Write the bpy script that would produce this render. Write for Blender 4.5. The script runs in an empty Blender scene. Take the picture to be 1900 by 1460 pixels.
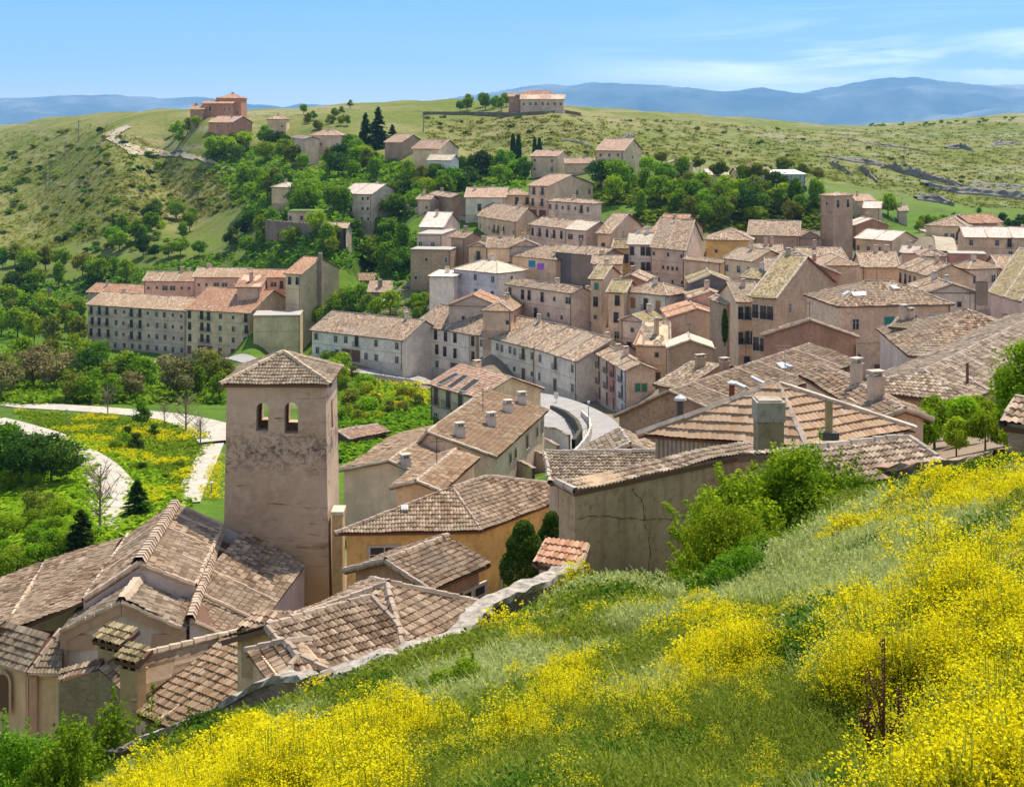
import bpy, math, random
import numpy as np
from mathutils import Vector, Matrix
R = math.radians
rng = random.Random(7); nrg = np.random.default_rng(11)
C = bpy.context.scene.collection
# ------------------------------------------------------------------ measured camera
F, CX, HY, K = 1900.0, 950.0, 225.0, 1.37     # d is a distance in units of 1.37 m
def W3(px, py, d): return Vector((d*(px-CX)/F, d*K, -d*(py-HY)/F))
SCN = bpy.context.scene
cd = bpy.data.cameras.new('camera'); cam = bpy.data.objects.new('camera', cd); C.objects.link(cam)
cam.location = (0, 0, 0); cam.rotation_euler = (R(90), 0, 0)
cd.sensor_width = 36; cd.lens = 36*K; cd.shift_y = -(730-HY)/1900.0; cd.shift_x = 0
cd.clip_start = .5; cd.clip_end = 90000; SCN.camera = cam

# ------------------------------------------------------------------ materials
MATS = {}
def newmat(name):
    m = bpy.data.materials.new(name); m.use_nodes = True
    nt = m.node_tree; nt.nodes.clear()
    return m, nt, lambda t, **k: mknode(nt, t, **k)
def mknode(nt, t, **k):
    n = nt.nodes.new(t)
    for a, v in k.items():
        if a == 'inp':
            for i, x in v.items(): n.inputs[i].default_value = x
        else: setattr(n, a, v)
    return n
def finish(nt, N, col, rough=.85, bump=None, bstr=.3, bdist=.02, spec=.25, metal=0):
    b = N('ShaderNodeBsdfPrincipled'); o = N('ShaderNodeOutputMaterial')
    b.inputs['Roughness'].default_value = rough; b.inputs['Specular IOR Level'].default_value = spec; b.inputs['Metallic'].default_value = metal
    if isinstance(col, tuple): b.inputs['Base Color'].default_value = (*col, 1)
    else: nt.links.new(col, b.inputs['Base Color'])
    if bump is not None:
        bp = N('ShaderNodeBump'); bp.inputs['Strength'].default_value = bstr; bp.inputs['Distance'].default_value = bdist
        nt.links.new(bump, bp.inputs['Height']); nt.links.new(bp.outputs[0], b.inputs['Normal'])
    nt.links.new(b.outputs[0], o.inputs['Surface'])
    return b
def ramp(nt, N, fac, stops, interp='LINEAR'):
    r = N('ShaderNodeValToRGB'); r.color_ramp.interpolation = interp
    e = r.color_ramp.elements
    while len(e) < len(stops): e.new(.5)
    for i, (p, c) in enumerate(stops): e[i].position = p; e[i].color = (*c, 1)
    nt.links.new(fac, r.inputs[0]); return r.outputs[0]
def mix(nt, N, fac, a, b, mode='MIX'):
    m = N('ShaderNodeMix'); m.data_type = 'RGBA'; m.blend_type = mode
    for i, v in ((0, fac), (6, a), (7, b)):
        if isinstance(v, (int, float)): m.inputs[i].default_value = v
        elif isinstance(v, tuple): m.inputs[i].default_value = (*v, 1)
        else: nt.links.new(v, m.inputs[i])
    return m.outputs[2]
def math_(nt, N, op, a, b=None, clamp=False):
    m = N('ShaderNodeMath'); m.operation = op; m.use_clamp = clamp
    for i, v in enumerate((a, b)):
        if v is None: continue
        if isinstance(v, (int, float)): m.inputs[i].default_value = v
        else: nt.links.new(v, m.inputs[i])
    return m.outputs[0]
def noise(nt, N, scale, detail=4, rough=.55, vec=None, dist=0):
    n = N('ShaderNodeTexNoise'); n.inputs['Scale'].default_value = scale; n.inputs['Detail'].default_value = detail
    n.inputs['Roughness'].default_value = rough; n.inputs['Distortion'].default_value = dist
    if vec is not None: nt.links.new(vec, n.inputs['Vector'])
    return n.outputs['Fac']
def sc(c, f): return tuple(min(.95, x*f) for x in c)

def plaster(col, dirt=.5, key=None, stone=0, streak=.25):
    k = ('pl', col, dirt, stone, streak)
    if k in MATS: return MATS[k]
    m, nt, N = newmat('plaster'); g = N('ShaderNodeNewGeometry').outputs['Position']
    n1 = noise(nt, N, .35, 6, .65, g); n2 = noise(nt, N, 3.0, 5, .7, g)
    mp = N('ShaderNodeMapping'); mp.inputs['Scale'].default_value = (2.2, 2.2, .22); nt.links.new(g, mp.inputs[0])
    n3 = noise(nt, N, 1.0, 5, .65, mp.outputs[0])
    base = mix(nt, N, ramp(nt, N, n1, [(.40, (0,)*3), (.60, (1,)*3)]), sc(col, 1.10), sc(col, .82))
    base = mix(nt, N, math_(nt, N, 'MULTIPLY', ramp(nt, N, n3, [(.5, (0,)*3), (.75, (1,)*3)]), streak*1.6, True), base, sc(col, .5))
    base = mix(nt, N, math_(nt, N, 'MULTIPLY', ramp(nt, N, n2, [(.50, (0,)*3), (.66, (1,)*3)]), dirt*1.2, True), base, (col[0]*.62, col[1]*.55, col[2]*.48))
    bumpsrc = n2
    if stone:
        v = N('ShaderNodeTexVoronoi'); v.inputs['Scale'].default_value = 3.2; v.feature = 'DISTANCE_TO_EDGE'
        v2 = N('ShaderNodeTexVoronoi'); v2.inputs['Scale'].default_value = 3.2
        mp2 = N('ShaderNodeMapping'); mp2.inputs['Scale'].default_value = (1, 1, 1.8); nt.links.new(g, mp2.inputs[0])
        nt.links.new(mp2.outputs[0], v.inputs['Vector']); nt.links.new(mp2.outputs[0], v2.inputs['Vector'])
        sepc = N('ShaderNodeSeparateColor'); nt.links.new(v2.outputs['Color'], sepc.inputs[0])
        base = mix(nt, N, math_(nt, N, 'MULTIPLY', sepc.outputs[0], stone*.7), base, sc(col, .55))
        ed = ramp(nt, N, v.outputs['Distance'], [(.0, (1,)*3), (.09, (0,)*3)])
        base = mix(nt, N, math_(nt, N, 'MULTIPLY', ed, stone*.6), base, sc(col, .4))
        bumpsrc = v.outputs['Distance']
    finish(nt, N, base, .92, bumpsrc, .5 if stone else .35, .06 if stone else .03, .15)
    MATS[k] = m; return m

def tilemat(kind, bump=True):
    k = ('tile', kind, bump)
    if k in MATS: return MATS[k]
    pal = {  # dark, mid, light, pale tile tones
        'brown': ((.10, .062, .040), (.245, .163, .104), (.40, .285, .190), (.62, .49, .36)),
        'grey':  ((.10, .070, .048), (.245, .175, .118), (.40, .31, .22), (.62, .52, .40)),
        'orange': ((.17, .085, .05), (.34, .175, .10), (.46, .27, .165), (.56, .42, .29)),
        'tan':   ((.14, .085, .05), (.31, .205, .125), (.44, .31, .20), (.56, .45, .32)),
        'salmon': ((.25, .15, .10), (.38, .24, .165), (.47, .32, .225), (.56, .43, .33)),
        'pale':  ((.45, .34, .27), (.58, .46, .38), (.66, .55, .46), (.74, .66, .58)),
        'cream': ((.34, .28, .20), (.50, .42, .31), (.58, .50, .38), (.64, .58, .47)),
        'moss':  ((.10, .078, .042), (.23, .175, .095), (.36, .28, .16), (.48, .40, .25)),
        'flat':  ((.36, .22, .13), (.47, .31, .19), (.54, .38, .25), (.62, .47, .34)),
        'red':   ((.26, .12, .075), (.46, .24, .145), (.60, .35, .22), (.66, .46, .32)),
    }[kind]
    m, nt, N = newmat('roof_tile_'+kind)
    uv = N('ShaderNodeUVMap').outputs[0]
    s = N('ShaderNodeSeparateXYZ'); nt.links.new(uv, s.inputs[0])
    cu = math_(nt, N, 'FLOOR', math_(nt, N, 'ADD', s.outputs[0], .001)); cv = math_(nt, N, 'FLOOR', math_(nt, N, 'ADD', s.outputs[1], .001))
    cc = N('ShaderNodeCombineXYZ'); nt.links.new(cu, cc.inputs[0]); nt.links.new(cv, cc.inputs[1])
    wn = N('ShaderNodeTexWhiteNoise'); nt.links.new(cc.outputs[0], wn.inputs['Vector'])
    g = N('ShaderNodeNewGeometry').outputs['Position']
    big = noise(nt, N, .16, 5, .6, g); med = noise(nt, N, .9, 5, .7, g); fine = noise(nt, N, 5, 3, .6, g)
    f = math_(nt, N, 'ADD', math_(nt, N, 'MULTIPLY', wn.outputs['Value'], .44), math_(nt, N, 'MULTIPLY', med, .62))
    f = math_(nt, N, 'ADD', f, math_(nt, N, 'MULTIPLY', math_(nt, N, 'SUBTRACT', fine, .5), .35))
    col = ramp(nt, N, f, [(.22, pal[0]), (.45, pal[1]), (.62, pal[2]), (.86, pal[3])])
    lich = {'moss': (.29, .24, .10)}.get(kind, (.31, .25, .18) if kind in ('brown', 'grey') else pal[1])
    col = mix(nt, N, ramp(nt, N, big, [(.46, (0,)*3), (.66, (.75,)*3)]), col, lich)
    stn = noise(nt, N, .55, 6, .75, g, 1.2)
    col = mix(nt, N, math_(nt, N, 'MULTIPLY', ramp(nt, N, stn, [(.55, (0,)*3), (.72, (1,)*3)]), .55), col, pal[0])
    oi = N('ShaderNodeObjectInfo'); 
    hs = N('ShaderNodeHueSaturation'); nt.links.new(col, hs.inputs['Color'])
    nt.links.new(math_(nt, N, 'ADD', math_(nt, N, 'MULTIPLY', oi.outputs['Random'], .35), .84), hs.inputs['Value'])
    ch = math_(nt, N, 'ABSOLUTE', math_(nt, N, 'SINE', math_(nt, N, 'MULTIPLY', s.outputs[0], math.pi)))
    hh = math_(nt, N, 'ADD', ch, math_(nt, N, 'MULTIPLY', wn.outputs['Value'], .8))
    finish(nt, N, hs.outputs[0], .9, hh if bump else None, .3, .03, .12)
    MATS[k] = m; return m

def simple(name, col, rough=.7, spec=.3, var=0, metal=0, scale=2.0):
    k = ('s', name, col)
    if k in MATS: return MATS[k]
    m, nt, N = newmat(name)
    if var:
        n = noise(nt, N, scale, 5, .65, N('ShaderNodeNewGeometry').outputs['Position'])
        c = mix(nt, N, ramp(nt, N, n, [(.35, (0,)*3), (.65, (1,)*3)]), sc(col, 1+var), sc(col, 1-var))
        finish(nt, N, c, rough, n, .3, .03, spec, metal)
    else: finish(nt, N, col, rough, None, 0, 0, spec, metal)
    MATS[k] = m; return m

def leafmat(name, a, b, c, trans=.35, rand=.3, scale=None):
    k = ('leaf', name)
    if k in MATS: return MATS[k]
    m, nt, N = newmat(name)
    g = N('ShaderNodeNewGeometry'); oi = N('ShaderNodeObjectInfo')
    col = ramp(nt, N, g.outputs['Random Per Island'], [(0, a), (.5, b), (1, c)])
    if scale:
        n = noise(nt, N, scale, 3, .6, g.outputs['Position'])
        col = mix(nt, N, ramp(nt, N, n, [(.4, (0,)*3), (.62, (.8,)*3)]), col, a)
    hs = N('ShaderNodeHueSaturation'); nt.links.new(col, hs.inputs['Color'])
    nt.links.new(math_(nt, N, 'ADD', math_(nt, N, 'MULTIPLY', oi.outputs['Random'], rand*.14), .5-rand*.07), hs.inputs['Hue'])
    r2 = N('ShaderNodeTexWhiteNoise'); r2.noise_dimensions = '1D'; nt.links.new(oi.outputs['Random'], r2.inputs['W'])
    nt.links.new(math_(nt, N, 'ADD', math_(nt, N, 'MULTIPLY', r2.outputs['Value'], rand*1.6), 1-rand*.75), hs.inputs['Value'])
    d = N('ShaderNodeBsdfDiffuse'); t = N('ShaderNodeBsdfTranslucent'); mx = N('ShaderNodeMixShader'); o = N('ShaderNodeOutputMaterial')
    nt.links.new(hs.outputs[0], d.inputs[0]); nt.links.new(hs.outputs[0], t.inputs[0]); mx.inputs[0].default_value = trans
    nt.links.new(d.outputs[0], mx.inputs[1]); nt.links.new(t.outputs[0], mx.inputs[2]); nt.links.new(mx.outputs[0], o.inputs['Surface'])
    MATS[k] = m; return m

# ------------------------------------------------------------------ mesh helpers
class MB:
    def __init__(s): s.v = []; s.f = []; s.m = []; s.uv = []; s.n = 0
    def add(s, v, f, m=0, uv=None):
        v = np.asarray(v, dtype=np.float64).reshape(-1, 3); f = np.asarray(f, dtype=np.int64)
        s.v.append(v); s.f.append(f+s.n); s.m.append(np.full(len(f), m)); s.n += len(v)
        s.uv.append(np.zeros((len(v), 2)) if uv is None else np.asarray(uv))
    def quad(s, a, b, c, d, m=0, uv=None): s.add([a, b, c, d], [[0, 1, 2, 3]], m, uv)
    def tri(s, a, b, c, m=0): s.add([a, b, c, c], [[0, 1, 2, 2]], m)
    def box(s, c0, c1, m=0, M=None):
        x0, y0, z0 = c0; x1, y1, z1 = c1
        v = [(x0,y0,z0),(x1,y0,z0),(x1,y1,z0),(x0,y1,z0),(x0,y0,z1),(x1,y0,z1),(x1,y1,z1),(x0,y1,z1)]
        if M is not None: v = [tuple(M @ Vector(p)) for p in v]
        s.add(v, [[0,3,2,1],[4,5,6,7],[0,1,5,4],[1,2,6,5],[2,3,7,6],[3,0,4,7]], m)
    def prism(s, poly, z0, z1, m=0):
        n = len(poly); zt = z1 if hasattr(z1, '__len__') else [z1]*n
        v = [(p[0], p[1], z0) for p in poly]+[(p[0], p[1], zt[i]) for i, p in enumerate(poly)]
        f = [[i, (i+1) % n, n+(i+1) % n, n+i] for i in range(n)]
        s.add(v, f, m)
        if n == 4: s.add(v, [[4, 5, 6, 7]], m)
    def tube(s, pts, rad, seg=6, m=0):
        pts = [Vector(p) for p in pts]; vs = []; fs = []
        for i, p in enumerate(pts):
            t = (pts[min(i+1, len(pts)-1)]-pts[max(i-1, 0)]).normalized()
            a = Vector((0, 0, 1)) if abs(t.z) < .95 else Vector((1, 0, 0))
            x = t.cross(a).normalized(); y = x.cross(t)
            r = rad[i] if hasattr(rad, '__len__') else rad
            for j in range(seg):
                an = 2*math.pi*j/seg; vs.append(p+x*math.cos(an)*r+y*math.sin(an)*r)
        for i in range(len(pts)-1):
            for j in range(seg):
                fs.append([i*seg+j, i*seg+(j+1) % seg, (i+1)*seg+(j+1) % seg, (i+1)*seg+j])
        s.add([tuple(v) for v in vs], fs, m)
    def mesh(s, name, mats, smooth=False):
        me = bpy.data.meshes.new(name)
        V = np.concatenate(s.v); Fc = np.concatenate(s.f); M = np.concatenate(s.m); UV = np.concatenate(s.uv)
        tri = Fc[:, 2] == Fc[:, 3] if Fc.shape[1] == 4 else np.ones(len(Fc), bool)
        cnt = np.where(tri, 3, 4); st = np.concatenate([[0], np.cumsum(cnt)[:-1]])
        if Fc.shape[1] == 4:
            mask = np.ones(Fc.shape, bool); mask[tri, 3] = False; li = Fc[mask]
        else: li = Fc.reshape(-1)
        me.vertices.add(len(V)); me.vertices.foreach_set('co', V.astype(np.float32).ravel())
        me.loops.add(len(li)); me.loops.foreach_set('vertex_index', li.astype(np.int32))
        me.polygons.add(len(Fc)); me.polygons.foreach_set('loop_start', st.astype(np.int32)); me.polygons.foreach_set('loop_total', cnt.astype(np.int32))
        me.polygons.foreach_set('material_index', M.astype(np.int32))
        me.polygons.foreach_set('use_smooth', np.full(len(Fc), bool(smooth)))
        if np.any(UV):
            u = me.uv_layers.new(name='UVMap'); u.data.foreach_set('uv', UV[li].astype(np.float32).ravel())
        for x in mats: me.materials.append(x)
        me.update(calc_edges=True); return me
def link(name, me, parent=None, loc=None, M=None):
    o = bpy.data.objects.new(name, me); C.objects.link(o)
    if parent is not None: o.parent = parent
    if M is not None: o.matrix_basis = M
    elif loc is not None: o.location = loc
    return o
def tag(o, label, cat, group=None, kind=None):
    if label: o['label'] = label
    if cat: o['category'] = cat
    if group: o['group'] = group
    if kind: o['kind'] = kind
    return o
def thing(name, label, cat, loc, group=None):
    return tag(link(name, None, loc=loc), label, cat, group)

# ------------------------------------------------------------------ roofs of tiles
def sheet(mb, e0, e1, r1, r0, lod, m=0, mt=1):
    """one slope: e0->e1 along the eave (left to right from outside), r1,r0 the upper edge"""
    e0, e1, r1, r0 = [np.array(p, float) for p in (e0, e1, r1, r0)]
    u = e1-e0; U = np.linalg.norm(u)
    if U < .3: return
    u /= U
    mid = (r0+r1)/2-(e0+e1)/2; n = np.cross(u, mid); n /= np.linalg.norm(n); v = np.cross(n, u)
    if n[2] < 0: n = -n; 
    p = lambda q: (np.dot(q-e0, u), np.dot(q-e0, v))
    a0, b0 = p(r0); a1, b1 = p(r1); V = (b0+b1)/2
    if V < .2: return
    flat_ = lod == 3
    if flat_: lod = 0
    tw, th = (.175, .31) if lod == 0 else ((.27, .45) if lod == 1 else (1.2, 1.2))
    if flat_: tw, th = .26, .47
    per = 4 if lod == 0 else (2 if lod == 1 else 1)
    umin, umax = min(0, a0), max(U, a1)
    ks = np.arange(math.floor(umin/tw)*per, math.ceil(umax/tw)*per+1); us = ks*tw/per
    if lod < 2:
        nr = max(1, int(round(V/th))); vs = np.repeat(np.arange(nr+1)*V/nr, 2)[1:-1]; rows = np.repeat(np.arange(nr), 2); stp = np.tile([.045 if not flat_ else .075, 0.], nr)
    else:
        nr = max(2, int(round(V/th))); vs = np.linspace(0, V, nr+1); rows = np.arange(nr+1); stp = np.zeros(nr+1)
    UU, VV = np.meshgrid(us, vs); t = VV/V
    lo = a0*t; hi = U+(a1-U)*t
    cl = np.clip(UU, lo, hi); inside = (UU > lo-tw/per) & (UU < hi+tw/per)
    if lod == 0: prof = np.array([0, .62, 1, .62])[(ks % 4)]*(.06 if not flat_ else .035)
    elif lod == 1: prof = np.array([0, 1])[(ks % 2)]*.085
    else: prof = np.zeros(len(ks))
    tile = (np.floor(ks/per)).astype(int)
    hsh = np.sin(tile[None, :]*12.9898+rows[:, None]*78.233+U*3.1)*43758.5453; hsh = hsh-np.floor(hsh)
    sag = .07*np.sin(UU*.55+U)*np.sin(VV*.6+V)+.035*np.sin(UU*1.7+V*2)*np.cos(VV*1.1)
    H = prof[None, :]+stp[:, None]+sag+(hsh-.5)*(.035 if lod < 2 else .05)
    if lod < 2: cl = cl+(hsh-.5)*.03*(cl == UU)
    Pp = e0[None, None, :]+cl[..., None]*u+VV[..., None]*v+H[..., None]*n
    # raise corners that are off the fitted plane
    nrw, ncl = UU.shape; idx = np.arange(nrw*ncl).reshape(nrw, ncl)
    q = np.stack([idx[:-1, :-1], idx[:-1, 1:], idx[1:, 1:], idx[1:, :-1]], -1)
    w = (cl[:-1, 1:]-cl[:-1, :-1])+(cl[1:, 1:]-cl[1:, :-1])
    keep = w > .02
    mb.add(Pp.reshape(-1, 3), q[keep], m, np.stack([cl/(tw if lod < 2 else .24)+100*round(abs(U) % 7), VV/(V/nr if lod < 2 else .4)+50*round(V % 5)], -1).reshape(-1, 2))
    # boards under the tiles
    dn = n*-.03; dd = n*-.20
    top = [e0+dn, e1+dn, r1+dn, r0+dn]; bot = [e0+dd, e1+dd, r1+dd, r0+dd]
    mb.add(top+bot, [[0, 1, 5, 4], [1, 2, 6, 5], [3, 0, 4, 7], [4, 5, 6, 7]][:4], mt)
def ridge(mb, a, b, lod, r=.15, m=0):
    a, b = Vector(a), Vector(b); L = (b-a).length
    if L < .4: return
    n = max(1, int(L/(.42 if lod == 0 else (.8 if lod == 1 else 2)))); pts = []; rad = []
    for i in range(n):
        t0 = i/n; t1 = (i+.98)/n
        j = Vector((rng.uniform(-.02, .02), rng.uniform(-.02, .02), rng.uniform(-.015, .03)))
        pts += [a.lerp(b, t0)+j, a.lerp(b, t1)+j]; rad += [r*1.12, r*.9]
    mb.tube(pts, rad, 6 if lod == 0 else 5, m)

WALLC = dict(
 lilac=(.63,.54,.46), pink=(.60,.48,.38), cream=(.62,.53,.38), white=(.72,.68,.64), tan=(.50,.39,.27), brown=(.36,.26,.20), grey=(.50,.44,.38),
 stone=(.44,.35,.26), dark=(.27,.23,.19), yellow=(.62,.46,.19), redbrown=(.42,.24,.18), sand=(.62,.50,.36), bluewhite=(.66,.70,.74), slate=(.17,.17,.19), mauve=(.58,.48,.43), rose=(.62,.44,.36), greenwhite=(.62,.63,.55))
WALLC = {k: (min(.85, v[0]*1.28), min(.8, v[1]*1.10), v[2]*.96) for k, v in WALLC.items()}
GLASS = simple('window_glass', (.025, .025, .03), .25, .5)
FRC = dict(w=simple('white_paint', (.62, .58, .52), .6), b=simple('brown_wood', (.16, .08, .045), .7), t=simple('teal_paint', (.03, .20, .20), .6), g=simple('green_paint', (.06, .22, .12), .6), o=simple('orange_wood', (.42, .20, .07), .6), s=simple('pale_stone_trim', (.50, .43, .34), .85, var=.12), k=simple('black_iron', (.02, .02, .022), .5))
WP = {}
def winproto(ch):
    if ch in WP: return WP[ch]
    w, h = {'w': (.95, 1.3), 's': (.65, .8), 't': (1.0, 2.0), 'b': (1.0, 2.1), 'g': (2.5, 2.5), 'd': (1.2, 2.2), 'W': (1.7, 1.25), 'v': (.95, 1.35), 'T': (1.35, 1.8), 'o': (1.0, 1.9), 'a': (.75, 1.2), 'x': (.95, 1.3)}[ch]
    pane = MB(); fr = MB(); x = w/2; z = h/2
    solid = {'g': FRC['b'], 'v': FRC['g'], 'x': FRC['b'], 'T': FRC['t'], 'o': FRC['o'], 'd': FRC['b']}.get(ch, GLASS)
    pane.box((-x, -.035, -z), (x, .1, z))
    if ch in 'gvTodx':     # leaf joints
        pane.box((-.015, -.05, -z+.05), (.015, -.03, z-.05), 0)
        for k in (-.5, 0, .5): pane.box((-x+.06, -.055, k*z-.02), (x-.06, -.03, k*z+.02), 0)
    s = .11
    fr.box((-x-s, -.07, z), (x+s, .05, z+s*1.3)); fr.box((-x-s*1.3, -.13, -z-.09), (x+s*1.3, .05, -z))
    fr.box((-x-s, -.07, -z), (-x, .05, z)); fr.box((x, -.07, -z), (x+s, .05, z))
    if solid is GLASS:
        fr.box((-.025, -.06, -z), (.025, .0, z), 1)
        fr.box((-x, -.06, z*.3), (x, .0, z*.3+.04), 1)
        for q in (-x, x-.05): fr.box((q, -.06, -z), (q+.05, .0, z), 1)
    pm = pane.mesh('window', [solid]); fm = fr.mesh('frame', [FRC['s'], FRC['b'] if ch in 'bts' else FRC['w']])
    bal = None
    if ch in 'bt':
        B = MB(); dp = .55 if ch == 'b' else .12; wx = x+(.35 if ch == 'b' else .02); z0 = -z-.06
        if ch == 'b': B.box((-wx, -dp, z0-.12), (wx, 0, z0), 1)
        for zz in (.04, .95): B.box((-wx, -dp, z0+zz), (wx, -dp+.03, z0+zz+.035)); 
        if ch == 'b':
            for sx in (-wx, wx-.03): B.box((sx, -dp, z0+.95), (sx+.03, 0, z0+.985)); B.box((sx, -dp*.5, z0), (sx+.025, -dp*.5+.02, z0+.95))
        nb = 13
        for i in range(nb): q = -wx+.015+(2*wx-.03)*i/(nb-1); B.box((q-.01, -dp, z0), (q+.01, -dp+.02, z0+.96))
        bal = B.mesh('balcony', [FRC['k'], FRC['s']])
    WP[ch] = (pm, fm, bal, h); return WP[ch]
def facade(root, base, p0, p1, z0, h, spec, d):
    """p0->p1 left to right seen from outside, xy relative to root"""
    if not spec: return
    rows = spec.split('/'); n = len(rows); dv = (Vector(p1)-Vector(p0)); L = dv.length
    a = math.atan2(dv.y, dv.x)
    for i, row in enumerate(rows):
        m = len(row)
        for j, ch in enumerate(row):
            if ch == '.': continue
            if ch == 'w' and rng.random() < .16: ch = 'x'
            pm, fm, bal, wh = winproto(ch)
            q = Vector(p0)+dv*((j+.5)/m+rng.uniform(-.08, .08)/m)
            zc = z0+h-(i+.5)*(h/n)+rng.uniform(-.08, .08)
            if ch in 'gd': zc = z0+wh/2+.05
            elif ch in 'tb': zc = min(zc, z0+h-wh/2-.3)
            Mx = Matrix.Translation((q.x, q.y, zc)) @ Matrix.Rotation(a, 4, 'Z')
            nm = 'door' if ch in 'gd' else 'window'
            w = link(nm, pm, root, M=Mx); link('frame', fm, w)
            if bal: link('balcony' if ch == 'b' else 'window_rail', bal, root, M=Mx)

FP = []       # house footprints: trees keep off them
def trims(root, p0, p1, z0, h, nrow, col):
    dv = Vector(p1)-Vector(p0); L = dv.length; u = dv/L; n = Vector((u.y, -u.x)); p0 = Vector(p0); p1 = Vector(p1)
    b = MB(); b.prism([p0+n*.03, p1+n*.03, p1-n*.1, p0-n*.1], z0-3, z0+.9); 
    for i in range(1, nrow): zz = z0+h-i*h/nrow; b.prism([p0+n*.05, p1+n*.05, p1-n*.1, p0-n*.1], zz-.07, zz+.07)
    link('plinth', b.mesh('plinth', [plaster(sc(col, .72), .6)]), root)
    q = p1-u*.25+n*.12 if rng.random() < .6 else p0+u*.25+n*.12
    b = MB(); b.tube([(q.x, q.y, z0-.5), (q.x, q.y, z0+h-.1)], .07, 5); g0 = p0+n*.42; g1 = p1+n*.42; b.tube([(g0.x, g0.y, z0+h-.2), (g1.x, g1.y, z0+h-.2)], .075, 5)
    link('drainpipe', b.mesh('drainpipe', [simple('drainpipe_brown', (.16, .12, .09), .6)]), root)
HC = []       # terrain control points gathered from the houses
def chimney(parent, x, y, z, w=.7, h=1.3, mat=None, big=False):
    b = MB(); mat = mat or plaster(WALLC['lilac'], .6)
    b.box((-w/2, -w*.38, -1.2), (w/2, w*.38, h))
    b.box((-w/2-.06, -w*.38-.06, h), (w/2+.06, w*.38+.06, h+.1), 1)
    for sx in (-w*.38, w*.28): b.box((sx, -w*.3, h+.1), (sx+w*.1, w*.3, h+.32), 0)
    b.box((-w/2-.05, -w*.38-.05, h+.32), (w/2+.05, w*.38+.05, h+.40), 1)
    o = link('chimney', b.mesh('chimney', [mat, FRC['s']]), parent, loc=(x, y, z)); o.rotation_euler.z = rng.uniform(-.2, .2)+.5
    return o
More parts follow.
